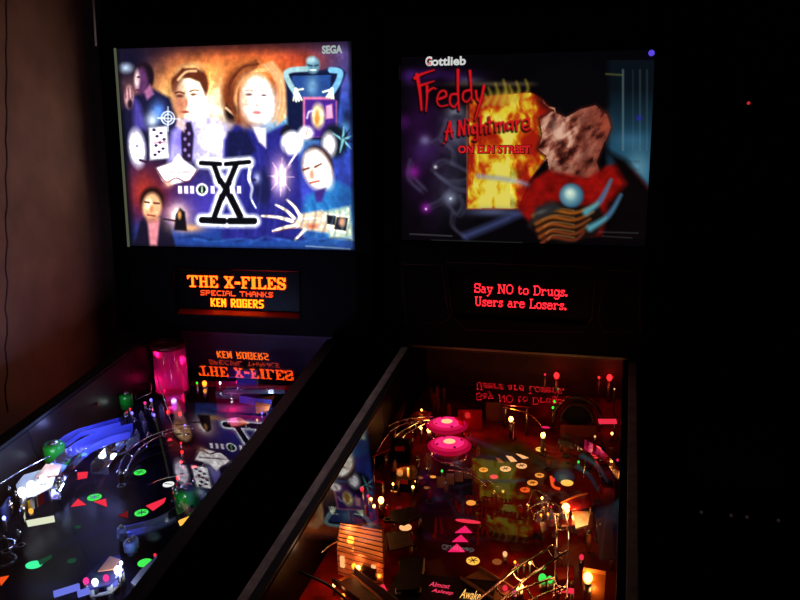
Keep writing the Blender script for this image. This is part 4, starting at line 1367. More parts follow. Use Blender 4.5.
# blue-lit ramps, upper left
T.trough([(132, 434, 0.065), (106, 441, 0.055), (82, 452, 0.045), (60, 472, 0.025), (42, 492, 0.012)], 0.052, 0.018, BLUEP, 'ramp', 'long blue-lit clear ramp')
T.trough([(136, 438, 0.05), (118, 452, 0.03), (100, 474, 0.012)], 0.045, 0.02, CLEARP, 'ramp', 'short clear ramp down to the playfield')
T.trough([(120, 424, 0.075), (98, 430, 0.07), (78, 436, 0.06), (62, 446, 0.05)], 0.03, 0.012, BLUEP, 'ramp', 'narrow upper blue ramp')
for px, py, h, colr, w_ in ((70, 424, 0.10, (0.3, 0.36, 1), 0.45), (98, 430, 0.10, (0.26, 0.3, 1), 0.55), (84, 446, 0.08, (0.3, 0.38, 1), 0.45), (58, 462, 0.07, (0.5, 0.7, 1), 0.30), (110, 446, 0.08, (0.3, 0.36, 1), 0.4), (130, 418, 0.07, (0.3, 0.25, 1), 0.12)):
    point_light(lm, T.at(px, py, h), colr, w_ * 2.6, 0.008)
for px, py, h, k, r in ((117, 446, 0.03, 'hot_blue', 0.008), (107, 457, 0.02, 'hot_blue', 0.009), (57, 467, 0.03, 'hot_white', 0.006), (70, 432, 0.05, 'hot_violet', 0.005), (90, 428, 0.05, 'hot_violet', 0.0045)):
    T.bulb(px, py, h, k, r, None)
point_light(lm, T.at(112, 452, 0.035), (0.6, 0.75, 1.0), 0.20, 0.008)
T.plate([(98, 458), (120, 440), (122, 452), (112, 464), (100, 464)], 0.006, ORANGEP, 0.003, 'plastic', 'orange plastic under the blue lamps', False)
T.plate([(54, 470), (60, 460), (72, 456), (70, 464), (60, 472)], 0.03, mat('sky_plastic', (120, 170, 235), rough=0.4), 0.003, 'plastic', 'sky-blue plastic beside the green dome')
for k in range(5):  # added chrome wires that catch blue light as the ramp's glare streaks
    T.wire([(134 - k, 424 + 4 * k, .075 - .008 * k), (112 - 3 * k, 428 + 5 * k, .07 - .008 * k), (90 - 4 * k, 438 + 6 * k, .055 - .008 * k), (70 - 2 * k, 454 + 7 * k, .04 - .005 * k)], 0.0015)
# curved chrome and black lane guards in the middle
T.wireform([(122, 472, 0.03), (130, 455, 0.032), (146, 441, 0.034), (168, 432, 0.036), (192, 427, 0.036)], 0.02, 0.002)
T.wire([(126, 478, 0.012), (140, 462, 0.014), (160, 454, 0.014), (180, 450, 0.014), (196, 449, 0.014)], 0.0035, BLACKP, 'lane_guard')
T.wire([(128, 468, 0.02), (142, 452, 0.022), (164, 444, 0.022), (186, 440, 0.022)], 0.0045, BLACKP, 'lane_guard')
T.wire([(157, 377, 0.10), (175, 434, 0.01)], 0.0012, CHROME, 'wire_guide')
T.wire([(148, 485, 0.010), (165, 478, 0.010), (190, 474, 0.012), (206, 470, 0.012)], 0.0012, CHROME, 'wire_guide')
T.wire([(0, 484, 0.05), (22, 470, 0.05), (52, 455, 0.05)], 0.0014, CHROME, 'wire_guide')
sq = [(135, 385, 0.05), (151, 383, 0.05), (151, 393, 0.04), (136, 400, 0.03), (135, 385, 0.05)]
MB().tube([tuple(T.at(*q)) for q in sq], 0.0014, CHROME).build('metal_bracket', lm)
for k, (px, py) in enumerate(((136, 432), (146, 436), (152, 425), (138, 445), (127, 430), (163, 424), (150, 447), (143, 428))):
    T.post(px, py, 0.006, 0.035 + 0.008 * (k % 3), GREYP if k % 2 else CHROME, STEEL, 'post')
# small lamps scattered through the upper field
for px, py, h, k, r in ((125, 392, .04, 'hot_violet', .004), (151, 400, .03, 'hot_violet', .005), (145, 403, .03, 'lit_magenta', .005), (132, 413, .03, 'hot_violet', .0045), (154, 415, .03, 'hot_violet', .0045),
                        (185, 426, .03, 'lit_blue', .005), (168, 412, .02, 'hot_red', .006), (180, 414, .02, 'hot_red', .006), (130, 409, .03, 'lit_red', .004), (127, 412, .03, 'lit_red', .003),
                        (197, 383, .05, 'hot_green', .004), (204.5, 383.5, .05, 'hot_amber', .009), (205, 391, .03, 'lit_orange', .007), (181, 443, .03, 'hot_red', .003), (182, 452, .02, 'hot_red', .0045),
                        (181, 462, .02, 'hot_red', .004), (183, 467, .012, 'lit_red', .003), (170, 441, .012, 'lit_red', .008), (178, 478, .012, 'hot_red', .005), (176, 484, .008, 'lit_red_dim', .004),
                        (115, 371, .06, 'lit_blue', .003), (111, 382, .05, 'lit_violet' if False else 'lit_blue', .004), (100, 437, .05, 'hot_violet', .003), (220, 383, .04, 'hot_white', .0035), (231, 391, .04, 'hot_white', .0035),
                        (257, 420, .02, 'lit_salmon', .004), (262, 413, .03, 'hot_violet', .003), (246, 399, .03, 'lit_blue', .005), (237, 352 + 30, .03, 'lit_magenta', .005)):
    T.bulb(px, py, h, k, r, None)
point_light(lm, T.at(180, 446, 0.03), (1, 0.05, 0.06), 0.035)
point_light(lm, T.at(179, 474, 0.03), (1, 0.05, 0.06), 0.03)
point_light(lm, T.at(204, 380, 0.07), (1, 0.55, 0.15), 0.04)
# magenta-lit deck and drawer box at the upper right
T.plate([(216, 382), (262, 384), (258, 413), (217, 414)], 0.02, PINKP, 0.004, 'plastic', 'magenta translucent deck at the back right')
T.plate([(226, 360), (262, 362), (258, 378), (228, 378)], 0.05, mat('violet_plastic', (130, 70, 190), rough=0.35), 0.004, 'plastic', 'violet plastic at the back')
fc = T.at(252, 392, 0.0)
cb = MB().obox((fc[0], fc[1], fc[2] + 0.04), (0.03, 0.032, 0.04), 0.1, GREYP)
cbo = cb.build('file_drawer_box', lm, bevel=0.002)
for k in range(3):
    dr = MB().obox((fc[0], fc[1] - 0.034, fc[2] + 0.014 + 0.026 * k), (0.027, 0.002, 0.011), 0.1, BLUEPL).build('drawer', cbo)
T.slab((216, 420), (268, 424), 0.0, 0.02, 0.003, PINKP, 'lane_wall')
T.slab((240, 404), (272, 409), 0.02, 0.045, 0.003, BLUEP, 'lane_wall')
T.slab((216, 398), (240, 399), 0.03, 0.05, 0.003, CLEARP, 'lane_wall')
for px, py, h, colr, w_ in ((232, 402, .045, (1, 0.1, 0.5), 0.12), (252, 412, .05, (0.45, 0.3, 1), 0.14), (238, 372, .05, (0.7, 0.25, 1), 0.12), (270, 402, .05, (0.4, 0.45, 1), 0.12), (262, 424, .03, (1, 0.55, 0.4), 0.05)):
    point_light(lm, T.at(px, py, h), colr, w_ * 3.0, 0.008)
T.plate([(226, 420), (240, 418), (248, 424), (232, 428)], 0.02, ORANGEP, 0.003, 'plastic', 'orange plastic by the right lane')
T.plate([(255, 400), (275, 396), (268, 412), (256, 414)], 0.03, ORANGEP, 0.003, 'plastic', 'orange plastic beside the drawer box')
T.trough([(225, 392, 0.06), (255, 392, 0.06), (285, 392, 0.055)], 0.03, 0.012, CLEARP, 'ramp', 'clear crossing ramp at the back right')
# target bank with white lamps, left
for k in range(5):
    t = k / 4
    a = T.at(27 + 28 * t, 513 - 17 * t, 0.0)
    ang = math.atan2(*(T.at(55, 496) - T.at(27, 513))[1::-1])
    tb = MB().obox((a[0], a[1], a[2] + 0.013), (0.0105, 0.003, 0.013), ang, [YELLOWP, WHITEP, REDPL, BLUEPL, REDPL][k])
    tb.build('drop_target', lm, bevel=0.001)
T.insert_poly([(26, 521), (54, 516), (55, 522), (28, 527)], 'lit_cream', 'pale lit window in front of the target bank', 'bar_light')
T.plate([(16, 486), (24, 476), (52, 468), (56, 476), (52, 488), (36, 496), (20, 500)], 0.035, mat('milky_plastic', (235, 235, 240), rough=0.4), 0.003, 'plastic', 'white plastic over the target bank')
T.plate([(36, 478), (46, 465), (62, 466), (58, 476)], 0.04, mat('peach_plastic', (230, 170, 150), rough=0.4), 0.003, 'plastic', 'peach plastic above the white lamps')
for px, py, r in ((22, 492, 0.011), (31, 486, 0.012), (43, 479, 0.010)):
    T.bulb(px, py, 0.05, 'hot_white', r, None)
for px, py, w_ in ((21, 492, 0.5), (31, 485, 0.6), (44, 478, 0.45)):
    point_light(lm, T.at(px, py, 0.07), (0.75, 0.85, 1.0), w_ * 0.6, 0.012)
T.bulb(31, 511, 0.012, 'lit_amber', 0.007, None)
for px, py in ((12, 518), (18, 508), (52, 490), (59, 486), (62, 494), (24, 524)):
    T.post(px, py, 0.006, 0.035, CHROME, STEEL, 'post')
T.trough([(56, 500, 0.015), (64, 486, 0.018), (74, 478, 0.02)], 0.022, 0.02, CLEARP, 'ramp', 'tiny clear chute right of the target bank')
T.slab((4, 526), (12, 514), 0.0, 0.04, 0.004, BLUEP, 'lane_wall')
T.bulb(4, 518, 0.03, 'hot_blue', 0.005, (0.3, 0.4, 1), watts=0.12)
t = np.linspace(0, 2 * np.pi, 18)
for cy in (546, 561):
    cc = T.at(3, cy, 0.012)
    MB().tube([(cc[0] + 0.022 * math.cos(a), cc[1] + 0.022 * math.sin(a), cc[2]) for a in t], 0.003, RUBBER if cy > 550 else CHROME).build('rubber_ring', lm)
for px, py, m_ in ((98, 462, BLACKP), (122, 486, BLACKP), (6, 552, BLACKP), (20, 546, CHROME), (196, 492, CHROME), (176, 500, CHROME), (205, 478, CHROME), (10, 500, CHROME), (64, 444, CHROME), (78, 436, CHROME)):
    po = T.post(px, py, 0.006, 0.03, m_, STEEL, 'post')
    c = T.at(px, py, 0.015)
    MB().tube([(c[0] + 0.008 * math.cos(a), c[1] + 0.008 * math.sin(a), c[2]) for a in np.linspace(0, 2 * np.pi, 13)], 0.0025, RUBBER).build('post_rubber', po)
# windows let into the board
T.insert(140, 472.5, 0.0135, 'lit_green', mark=2)
T.insert(94.5, 497.5, 0.0150, 'lit_green', mark=3)
T.insert(141.5, 513, 0.0140, 'lit_green', mark=3, label='dark-marked green light')
T.insert(34, 565, 0.0155, 'lit_teal', ry=0.013, label='bright teal light at lower left')
T.insert_poly([(38, 561), (52, 555), (52, 558), (40, 566)], 'lit_teal_dim')
T.insert(72, 561, 0.008, 'lit_teal_dim')
T.insert(168.5, 484.5, 0.0125, 'lit_white', mark=1, label='white light with a dark stripe')
T.insert_poly([(76, 473), (88, 472), (87, 478), (76, 480)], 'lit_red')
T.insert_poly([(71, 507), (78, 499), (86, 505)], 'lit_red')
T.insert_poly([(94, 502), (106, 499), (107, 507)], 'lit_red')
T.insert_poly([(146, 506), (166, 498), (164, 503), (153, 511)], 'lit_red')
T.insert_poly([(118, 516), (128, 511), (128, 518)], 'lit_red_dim')
T.insert_poly([(178, 521), (191, 516), (188, 523), (180, 526)], 'lit_amber')
T.insert_poly([(-1, 578), (9, 576), (1, 586)], 'lit_scarlet')
T.insert(78, 527, 0.006, 'lit_teal_dim')
T.insert(194, 467, 0.007, 'lit_red')
# right inlane posts, wires and slingshot
T.trough([(118, 536, 0.01), (140, 532, 0.012), (168, 522, 0.014), (188, 508, 0.02)], 0.03, 0.012, CLEARP, 'ramp', 'clear lane rail along the right edge')
for px, py, r in ((123, 541, 0.009), (131, 555, 0.012), (135, 552, 0.009)):
    T.post(px, py, r, 0.03, mat('pale_blue_post' + str(px), (150, 175, 250), rough=0.3), STEEL, 'lane_post')
point_light(lm, T.at(127, 553, 0.045), (0.3, 0.4, 1.0), 0.14)
T.insert(145, 563, 0.0135, 'lit_green', label='lime light in the right outlane')
T.insert_poly([(142, 571), (150, 566), (149, 571), (144, 575)], 'lit_scarlet')
T.plate([(131, 584), (140, 572), (158, 556), (152, 570), (136, 588)], 0.012, GREYP, 0.003, 'plastic', 'grey strip of the right outlane')
T.bulb(155, 555, 0.01, 'lit_red', 0.004, None)
T.sling([(84, 580), (104, 560), (120, 556), (124, 572), (110, 586), (90, 590)], 0.03, BLUEP)
T.plate([(98, 572), (110, 557), (120, 560), (114, 570)], 0.036, mat('peach_sling', (235, 160, 120), rough=0.4), 0.002, 'plastic', 'peach patch on the slingshot', False)
for px, py, k, r in ((118, 570, 'hot_white', 0.009), (95, 582, 'hot_white', 0.007), (121, 563, 'hot_white', .004), (120, 575, 'hot_blue', .004)):
    T.bulb(px, py, 0.04, k, r, None)
for px, py in ((86, 581), (106, 578)):
    T.bulb(px, py, 0.038, 'lit_magenta', 0.007, None)
point_light(lm, T.at(118, 568, 0.06), (0.8, 0.88, 1.0), 0.24)
point_light(lm, T.at(95, 580, 0.06), (0.5, 0.6, 1.0), 0.24)
for (x0, y0_), (x1, y1_) in (((54, 597), (80, 589)), ((78, 597), (93, 592)), ((109, 590), (117, 584))):
    p0, p1 = T.at(x0, y0_, 0.02), T.at(x1, y1_, 0.02)
    T.slab((x0, y0_), (x1, y1_), 0.02, 0.03, 0.006, lamp_mat('blue_lit_strip' + str(x0), (0.16, 0.2, 0.85)), 'lit_strip')
for px, py, k in ((62, 560, 'hot_blue'),):
    pass
# flippers and apron nearer the player
T.flipper(-0.09, -1.06, -0.5, WHITEP, BLUEPL)
T.flipper(0.07, -1.06, math.pi + 0.5, WHITEP, BLUEPL)
z = lambda y: L.board_z(-y)
MB().prism([(-L.w + 0.01, -1.19), (L.w - 0.05, -1.19), (L.w - 0.05, -1.11), (0.06, -1.15), (-0.06, -1.15), (-L.w + 0.01, -1.11)], z(-1.11), z(-1.11) + 0.03, BLACKP).build('apron', lm)

# ================================================================== RIGHT MACHINE
rm = chassis('pinball_machine', R, 0.352, 0.835, 0.0, 0.006, BLACK, DULLSTEEL)
tag(rm, 'right pinball machine with red-lettered dark backglass, fire print and warm red-lit playfield', 'pinball machine', 'pinball machines side by side')
fr = R
tr_ = translite(rm, R, paint_right, 400, 320, lambda l: 0.72 + 0.2 * np.clip((l - 0.5) / 0.5, 0, 1.4))
# lettering on the print
up = (0, fr.tilt, 1)
WHITE_L = lamp_mat('white_lettering', (0.62, 0.64, 0.62))
RED_L = lamp_mat('red_lettering', (0.62, 0.012, 0.018))
a, b = fr.box_at(431.6, 66, -0.003), fr.box_at(465.8, 66.5, -0.003)
text_mesh('ottlieb', WHITE_L, 'lettering', tr_, a, (1, 0, 0), up, b[0] - a[0], bold=0.03, height=0.0215)
a, b = fr.box_at(425.4, 66.2, -0.003), fr.box_at(432.2, 66, -0.003)
text_mesh('G', WHITE_L, 'lettering', tr_, a, (1, 0, 0), up, b[0] - a[0], bold=0.05, height=0.0235)
a, b = fr.box_at(426.6, 63.6, -0.0038), fr.box_at(429.4, 63.6, -0.0038)
text_mesh('G', RED_L, 'lettering', tr_, fr.box_at(426.6, 65.4, -0.0024), (1, 0, 0), up, (b[0] - a[0]) * 1.5, bold=0.0, height=0.017)['label'] = 'red core of the first letter'
DARK_L = lamp_mat('dark_lettering_edge', (0.012, 0.001, 0.002))
a, b = fr.box_at(458.2, 153.2, -0.0026), fr.box_at(530.5, 152.4, -0.0026)
text_mesh('ON ELM STREET', DARK_L, 'lettering_edge', tr_, np.array(fr.box_at(458.4, 154.0, -0.0030)), (1, 0, 0), up, b[0] - a[0] + 0.002, bold=0.07, height=0.0225)
text_mesh('ON ELM STREET', RED_L, 'lettering', tr_, a, (1, 0, 0), up, b[0] - a[0], bold=0.035, height=0.019)
MB().ball(fr.box_at(651.5, 53, 0.006), 0.007, lamp_mat('blue_pilot', (0.10, 0.06, 0.75))).build('corner_lamp', rm)
e = MB()
hexf(e, fr, -fr.bw - 0.004, -fr.bw, fr.bz1 - 0.055, fr.bz1 - 0.02, -0.004, 0.001, GREYP)
e.build('glass_latch', tr_)
win = (fr.box_at(448, 295)[0], fr.box_at(590, 297)[0], fr.box_at(520, 322)[2] - GZ, fr.box_at(520, 271)[2] - GZ)
dp = display_panel(rm, fr, 0.352, 0.004, fr.bz0 - 0.004, win, 0.02, None)
d = MB()
dot_line(d, fr, GR, 'Say NO to Drugs.', (474.5, 283.2), (567.5, 287.6), 12.4, -0.018, DMD_RED, 0.85)
dot_line(d, fr, GR, 'Users are Losers.', (475, 296.4), (566.5, 299.6), 12.4, -0.018, DMD_RED, 0.85)
d.build('dot_display', dp)
LINE = mat('dim_outline_ink', (105, 60, 62), rough=0.5)
outline(dp, fr, [(402, 264), (442, 265), (446, 300), (450, 318), (440, 324), (406, 322)], 0.001, LINE, 'printed_outline')
outline(dp, fr, [(446, 262), (596, 267), (592, 318), (582, 332), (466, 330), (452, 316)], 0.001, LINE, 'printed_outline')
outline(dp, fr, [(606, 270), (640, 271), (640, 332), (604, 332), (598, 318)], 0.001, LINE, 'printed_outline')
e = MB()
hexf(e, fr, -0.34, 0.34, 0.0015, 0.0075, -0.002, 0.004, STEEL)
e.build('hinge_trim', dp)

pfr = playfield(rm, R, paint_board_right, 150, 330)
T = Table(rm, R)
BP2 = mat('maroon_back_panel', (60, 22, 20), rough=0.5, noise=0.5, scale=25)
MB().box((-R.w, 0.16, R.board_z(-0.16)), (R.w, 0.17, GZ - 0.01), BP2).build('back_panel', rm)
WARM = (1.0, 0.36, 0.09)
# back lamps
for px, py, k, r in ((556.5, 375.5, 'hot_red', .010), (609.5, 377.5, 'hot_red', .010), (545, 374.5, 'lit_red', .004), (599, 377.5, 'hot_red', .004), (614.5, 389, 'lit_salmon', .003)):
    T.bulb(px, py, 0.07, k, r, None)
point_light(rm, T.at(556, 376, 0.09), (1, 0.04, 0.03), 0.15)
point_light(rm, T.at(609, 378, 0.09), (1, 0.04, 0.03), 0.18)
for px, py in ((554.5, 401.5), (553, 407.5), (558, 389)):
    T.bulb(px, py, 0.05, 'hot_green' if px < 557 else 'lit_green_dim', 0.0038, None)
for px, py, k in ((578.5, 462, 'lit_green'), (442, 471, 'lit_green'), (561.5, 443.5, 'lit_red'), (617.5, 460, 'lit_pink'), (612, 433.5, 'hot_warm'), (595, 436.5, 'lit_salmon'), (597, 450, 'lit_orange_dim')):
    T.bulb(px, py, 0.02, k, 0.0036, None)
# two lit pop bumpers
for px, py in ((447, 440), (449.5, 461)):
    c = T.at(px, py, 0.0)
    bo = MB().lathe(c, [(0.030, 0), (0.030, 0.03), (0.026, 0.034)], REDPL, 24).build('pop_bumper', rm)
    cap = [(0.046, 0), (0.0505, 0.003), (0.051, 0.006), (0.044, 0.010), (0.034, 0.013), (0.024, 0.015), (0.014, 0.016), (0.0001, 0.0165)]
    for lo, hi, nm, rgb in ((0, 4, 'bumper_cap', (0.40, 0.002, 0.03)), (3, 5, 'bumper_lit_ring', (0.75, 0.006, 0.08)), (4, 7, 'bumper_hot_ring', (1.2, 0.03, 0.24)), (6, 8, 'bumper_lamp', (3.0, 0.75, 0.35))):
        MB().lathe(T.up(c, 0.034), cap[lo:hi], lamp_mat(nm + str(py), rgb), 32).build(nm, bo)
    for q in range(4):
        a_ = 0.6 + q * math.pi / 2
        MB().lathe((c[0] + 0.03 * math.cos(a_), c[1] + 0.03 * math.sin(a_), c[2] + 0.047), [(0.004, 0), (0.003, 0.002)], REDPL, 10).build('bumper_screw', bo)
    MB().tube([(c[0] + 0.041 * math.cos(a), c[1] + 0.041 * math.sin(a), c[2] + 0.014) for a in np.linspace(0, 2 * np.pi, 25)], 0.003, CHROME).build('bumper_ring', bo)
    point_light(rm, T.up(c, 0.085), (1.0, 0.05, 0.12), 0.07)
# bare warm lamps
for px, py, h, r, w_ in ((511, 419, .05, .0075, 0.5), (543, 435, .05, .0075, 0.45), (381, 500, .04, .008, 0.35), (350.5, 540, .045, .009, 0.40), (429, 430, .035, .007, 0.25), (421, 428, .04, .004, 0), (371, 499, .03, .004, 0), (374, 506, .03, .004, 0),
                         (566, 508, .045, .011, 0.5), (575, 517, .03, .008, 0.25), (588, 577, .05, .011, 0.5), (400, 474, .03, .0045, 0.12), (414, 474, .03, .004, 0), (413, 487, .02, .004, 0), (358, 568, .03, .006, 0.2), (408, 469, .04, .003, 0), (380, 575, .02, .006, 0.2), (520, 588, .02, .009, 0.3), (393, 484, .02, .003, 0)):
    T.bulb(px, py, h, 'hot_warm', r, WARM if w_ else None, watts=w_ * 0.55, lift=0.014)
# gold arc wire over the two lamps, red tags on it
T.wire([(502, 407, .075), (518, 410, .075), (532, 416, .07), (541, 425, .06)], 0.002, mat('brass_wire', (220, 160, 80), rough=0.2, metal=1.0), 'wire_guide')
T.wire([(514, 422, .04), (513, 440, .004)], 0.0022, mat('lamp_wire', (200, 140, 90), rough=0.3, metal=1.0), 'wire_guide')
T.wire([(543, 441, .03), (543, 448, .004)], 0.0012, CHROME, 'wire_guide')
T.plate([(503, 400), (526, 400), (530, 408), (506, 406)], 0.075, REDP, 0.003, 'plastic', 'red plastic above the gold arc wire')
T.insert(545.5, 427.5, 0.011, 'lit_pink', ry=0.005)
T.plate([(598, 420), (616, 420), (617, 424), (599, 424)], 0.03, MATS['lit_red'], 0.003, 'lit_strip', 'red lit strip at the right wall')
# red translucent figure-like panel behind the bumpers: plain plastic
T.slab((458, 430), (482, 430), 0.0, 0.055, 0.004, REDP, 'plastic')
T.plate([(448, 424), (462, 414), (464, 426)], 0.045, REDP, 0.003, 'plastic', 'red wedge plastic beside the red panel')
point_light(rm, T.at(468, 424, 0.03), (1, 0.05, 0.05), 0.10)
T.slab((486, 420), (504, 421), 0.0, 0.05, 0.004, mat('brown_panel', (110, 50, 36), rough=0.5), 'panel')
# round loop entry at the back right
c = T.at(577, 428, 0.0)
for r_, t_, m_ in ((0.058, 0.006, BROWNP), (0.040, 0.005, BROWNP)):
    MB().tube([(c[0] + r_ * math.cos(a), c[1] + 0.01 * math.sin(a), c[2] + 0.018 + r_ * 1.05 * math.sin(a)) for a in np.linspace(-0.15, math.pi + 0.15, 28)], t_, m_).build('loop_arch', rm)
MB().lathe((c[0], c[1] + 0.02, c[2] + 0.03), [(0.038, 0), (0.038, 0.004)], RUBBER, 28, axis=(0, 1, 0)).build('loop_mouth', rm)
T.slab((560, 436), (596, 437), 0.0, 0.03, 0.004, mat('rust_panel', (150, 62, 44), rough=0.5, noise=0.3), 'loop_step')
# crossing clear ramps, right
T.trough([(560, 442, .05), (580, 448, .045), (600, 462, .04), (612, 480, .03)], 0.04, 0.015, CLEARP, 'ramp', 'clear ramp at the right wall')
T.trough([(596, 446, .02), (604, 470, .02), (607, 494, .02), (606, 520, .02)], 0.03, 0.014, mat('smoke_plastic', (40, 42, 50), rough=0.2), 'ramp', 'smoke-grey lane at the right')
T.wire([(587, 446, .04), (584, 478, .01)], 0.002, CHROME, 'wire_guide')
T.wire([(446, 470, .04), (470, 474, .04), (486, 486, .035), (500, 497, .03)], 0.0018, CHROME, 'wire_guide')
T.wire([(440, 462, .04), (462, 468, .04), (482, 478, .035), (503, 490, .03)], 0.0018, CHROME, 'wire_guide')
# wires and small ramps, upper left
T.wireform([(372, 452, .05), (382, 436, .055), (394, 426, .06), (412, 420, .06), (434, 418, .055)], 0.02, 0.0018)
T.wireform([(397, 446, .03), (400, 436, .035), (412, 428, .04), (424, 422, .045)], 0.018, 0.0016)
T.plate([(411, 416), (420, 411), (431, 413), (428, 420), (414, 420)], 0.05, mat('orange_red_plastic', (230, 80, 40), rough=0.4), 0.003, 'plastic', 'orange-red plastic under the wire ramp')
T.plate([(393, 446), (402, 432), (414, 436), (408, 448), (398, 452)], 0.03, REDP, 0.003, 'plastic', 'red plastic beside the bumpers')
T.bulb(421.5, 410, 0.06, 'hot_warm', 0.003, None)
for k, (px, py) in enumerate(((431, 404), (437, 404), (444, 403), (434, 410), (438, 413), (449, 421))):
    T.post(px, py, 0.005, 0.045, REDPL if k % 2 else AMBERP, STEEL, 'post')
T.plate([(380, 430), (392, 404), (406, 396), (404, 412), (394, 436)], 0.055, mat('rust_plastic', (150, 64, 40), rough=0.45, noise=0.5, scale=25), 0.003, 'plastic', 'rust-coloured plastic along the left wall')
T.plate([(366, 448), (380, 434), (392, 438), (390, 450), (372, 458)], 0.045, mat('deep_red_plastic', (170, 26, 26), rough=0.4), 0.003, 'plastic', 'deep red plastic at the left wall')
# dark box toys in the left middle
for (px, py), sx, sy, h in (((402, 460), 0.022, 0.016, 0.05), ((404, 489), 0.026, 0.016, 0.035)):
    c = T.at(px, py, 0)
    bx_ = MB().obox((c[0], c[1], c[2] + h / 2), (sx, sy, h / 2), 0.05, BLACKP).build('coil_box', rm, bevel=0.004)
    MB().obox((c[0], c[1] - sy - 0.001, c[2] + h * 0.75), (sx * 0.5, 0.002, h * 0.12), 0.05, REDPL).build('box_label', bx_)
T.plate([(396, 470), (414, 466), (420, 476), (412, 480), (396, 480)], 0.038, AMBERP, 0.003, 'plastic', 'amber plastic round the dark box')
for px, py in ((395, 478), (418, 474), (427, 472), (428, 483), (387, 466), (384, 458), (416, 492), (386, 474)):
    T.post(px, py, 0.005, 0.04, AMBERP if px % 2 else CHROME, STEEL, 'post')
for px, py, k in ((433, 477, 'lit_orange'), (427, 488, 'lit_orange_dim'), (420, 478, 'lit_orange_dim'), (399, 508, 'lit_red_dim'), (394, 491, 'lit_orange')):
    T.insert(px, py, 0.007, k, ry=0.005)
for k in range(4):
    a = T.at(441 + k * 9, 487 - k * 3, 0)
    MB().obox((a[0], a[1], a[2] + 0.012), (0.009, 0.003, 0.013), 0.25, FLESHP).build('drop_target', rm, bevel=0.001)
for px, py in ((388, 520), (394, 540), (412, 548), (430, 502), (446, 496), (482, 500), (520, 520), (536, 536), (548, 470), (590, 470), (600, 500), (470, 446), (478, 460), (566, 456), (600, 540), (604, 470)):
    po = T.post(px, py, 0.0055, 0.03, AMBERP if (px + py) % 4 else REDP, STEEL, 'post')
    c = T.at(px, py, 0.015)
    MB().tube([(c[0] + 0.008 * math.cos(a), c[1] + 0.008 * math.sin(a), c[2]) for a in np.linspace(0, 2 * np.pi, 13)], 0.0025, RUBBER).build('post_rubber', po)
T.plate([(390, 512), (412, 508), (424, 516), (404, 526), (390, 522)], 0.03, BLACKP, 0.003, 'plastic', 'black plastic left of the lit arrows')
T.plate([(386, 534), (408, 532), (414, 546), (390, 552)], 0.03, BROWNP, 0.003, 'plastic', 'brown plastic beside the toy house')
T.plate([(540, 524), (556, 520), (558, 544), (544, 548)], 0.03, REDP, 0.003, 'plastic', 'red plastic beside the wire ramp')
T.plate([(596, 520), (612, 516), (614, 560), (600, 562)], 0.03, BROWNP, 0.003, 'plastic', 'brown plastic along the right wall')
# left wall: orange wedge, red cap, clear shooter bits
T.plate([(373, 470), (380, 474), (384, 484), (376, 482)], 0.05, REDP, 0.004, 'plastic', 'orange-red wedge above the lower left lamps')
T.bulb(362, 489, 0.05, 'lit_red', 0.006, None)
T.bulb(368, 496, 0.045, 'lit_red', 0.004, None)
T.plate([(346, 506), (356, 496), (366, 506), (362, 520), (352, 516)], 0.05, mat('slate_plastic', (150, 165, 180), rough=0.35), 0.003, 'plastic', 'slate plastic strip at the left wall')
# the little lit house, lower left
WALLP = clear_mat('house_wall_plastic', tint=(250, 190, 140), boost=0.8, rough=0.15, body=0.75, bodycol=(225, 165, 130))
A, B = T.at(338, 574, 0), T.at(384, 588, 0)
C2, D2 = T.at(382, 548, 0), T.at(345, 545, 0)
zb_ = min(A[2], B[2], C2[2], D2[2])
foot = [(A[0], A[1]), (B[0], B[1]), (C2[0], C2[1]), (D2[0], D2[1])]
hs = MB()
for i in range(4):
    p, q_ = np.array(foot[i]), np.array(foot[(i + 1) % 4])
    hs.prism([tuple(p), tuple(q_), tuple(q_ + (np.mean(foot, 0) - q_) * 0.05), tuple(p + (np.mean(foot, 0) - p) * 0.05)], zb_, zb_ + 0.055, WALLP)
ho = hs.build('toy_house', rm)
mid = np.mean(foot, 0)
rf = MB()
ridge0, ridge1 = (np.array(foot[0]) + np.array(foot[3])) / 2, (np.array(foot[1]) + np.array(foot[2])) / 2
e0 = [(*p, zb_ + 0.055) for p in foot]
rf.add(e0 + [(*ridge0, zb_ + 0.078), (*ridge1, zb_ + 0.078)], [(0, 1, 5, 4), (2, 3, 4, 5), (0, 4, 3), (1, 2, 5)], AMBERP)
rf.build('house_roof', ho)
p, q_ = np.array(foot[1]), np.array(foot[0])
dv = (q_ - p) / np.linalg.norm(q_ - p)
nv = np.array([dv[1], -dv[0]])
nv = nv if nv @ (p - mid) > 0 else -nv
wpos = p + dv * 0.028 + nv * 0.002
MB().prism([tuple(wpos - dv * 0.014 - nv * 0.002), tuple(wpos + dv * 0.014 - nv * 0.002), tuple(wpos + dv * 0.014 + nv * 0.002), tuple(wpos - dv * 0.014 + nv * 0.002)], zb_ + 0.012, zb_ + 0.036, mat('dark_window', (36, 8, 8), rough=0.4)).build('house_window', ho)
for k in range(3):
    wp = np.array(foot[1]) + (np.array(foot[2]) - np.array(foot[1])) * (0.25 + 0.25 * k)
    MB().obox((wp[0] + 0.001, wp[1], zb_ + 0.036), (0.002, 0.006, 0.011), 0.2, mat('shutter' + str(k), (150, 60, 20), rough=0.5)).build('house_shutter', ho)
for k in range(6):
    f0, f1 = (k + 0.5) / 6, 1
    for side_ in (0, 1):
        lo0, lo1 = (np.array(foot[0]), np.array(foot[1])) if side_ == 0 else (np.array(foot[3]), np.array(foot[2]))
        p0_, p1_ = lo0 + (ridge0 - lo0) * f0, lo1 + (ridge1 - lo1) * f0
        zr = zb_ + 0.055 + 0.023 * f0 + 0.001
        MB().tube([(*p0_, zr), (*p1_, zr)], 0.0011, BROWNP, 5).build('roof_batten', ho)
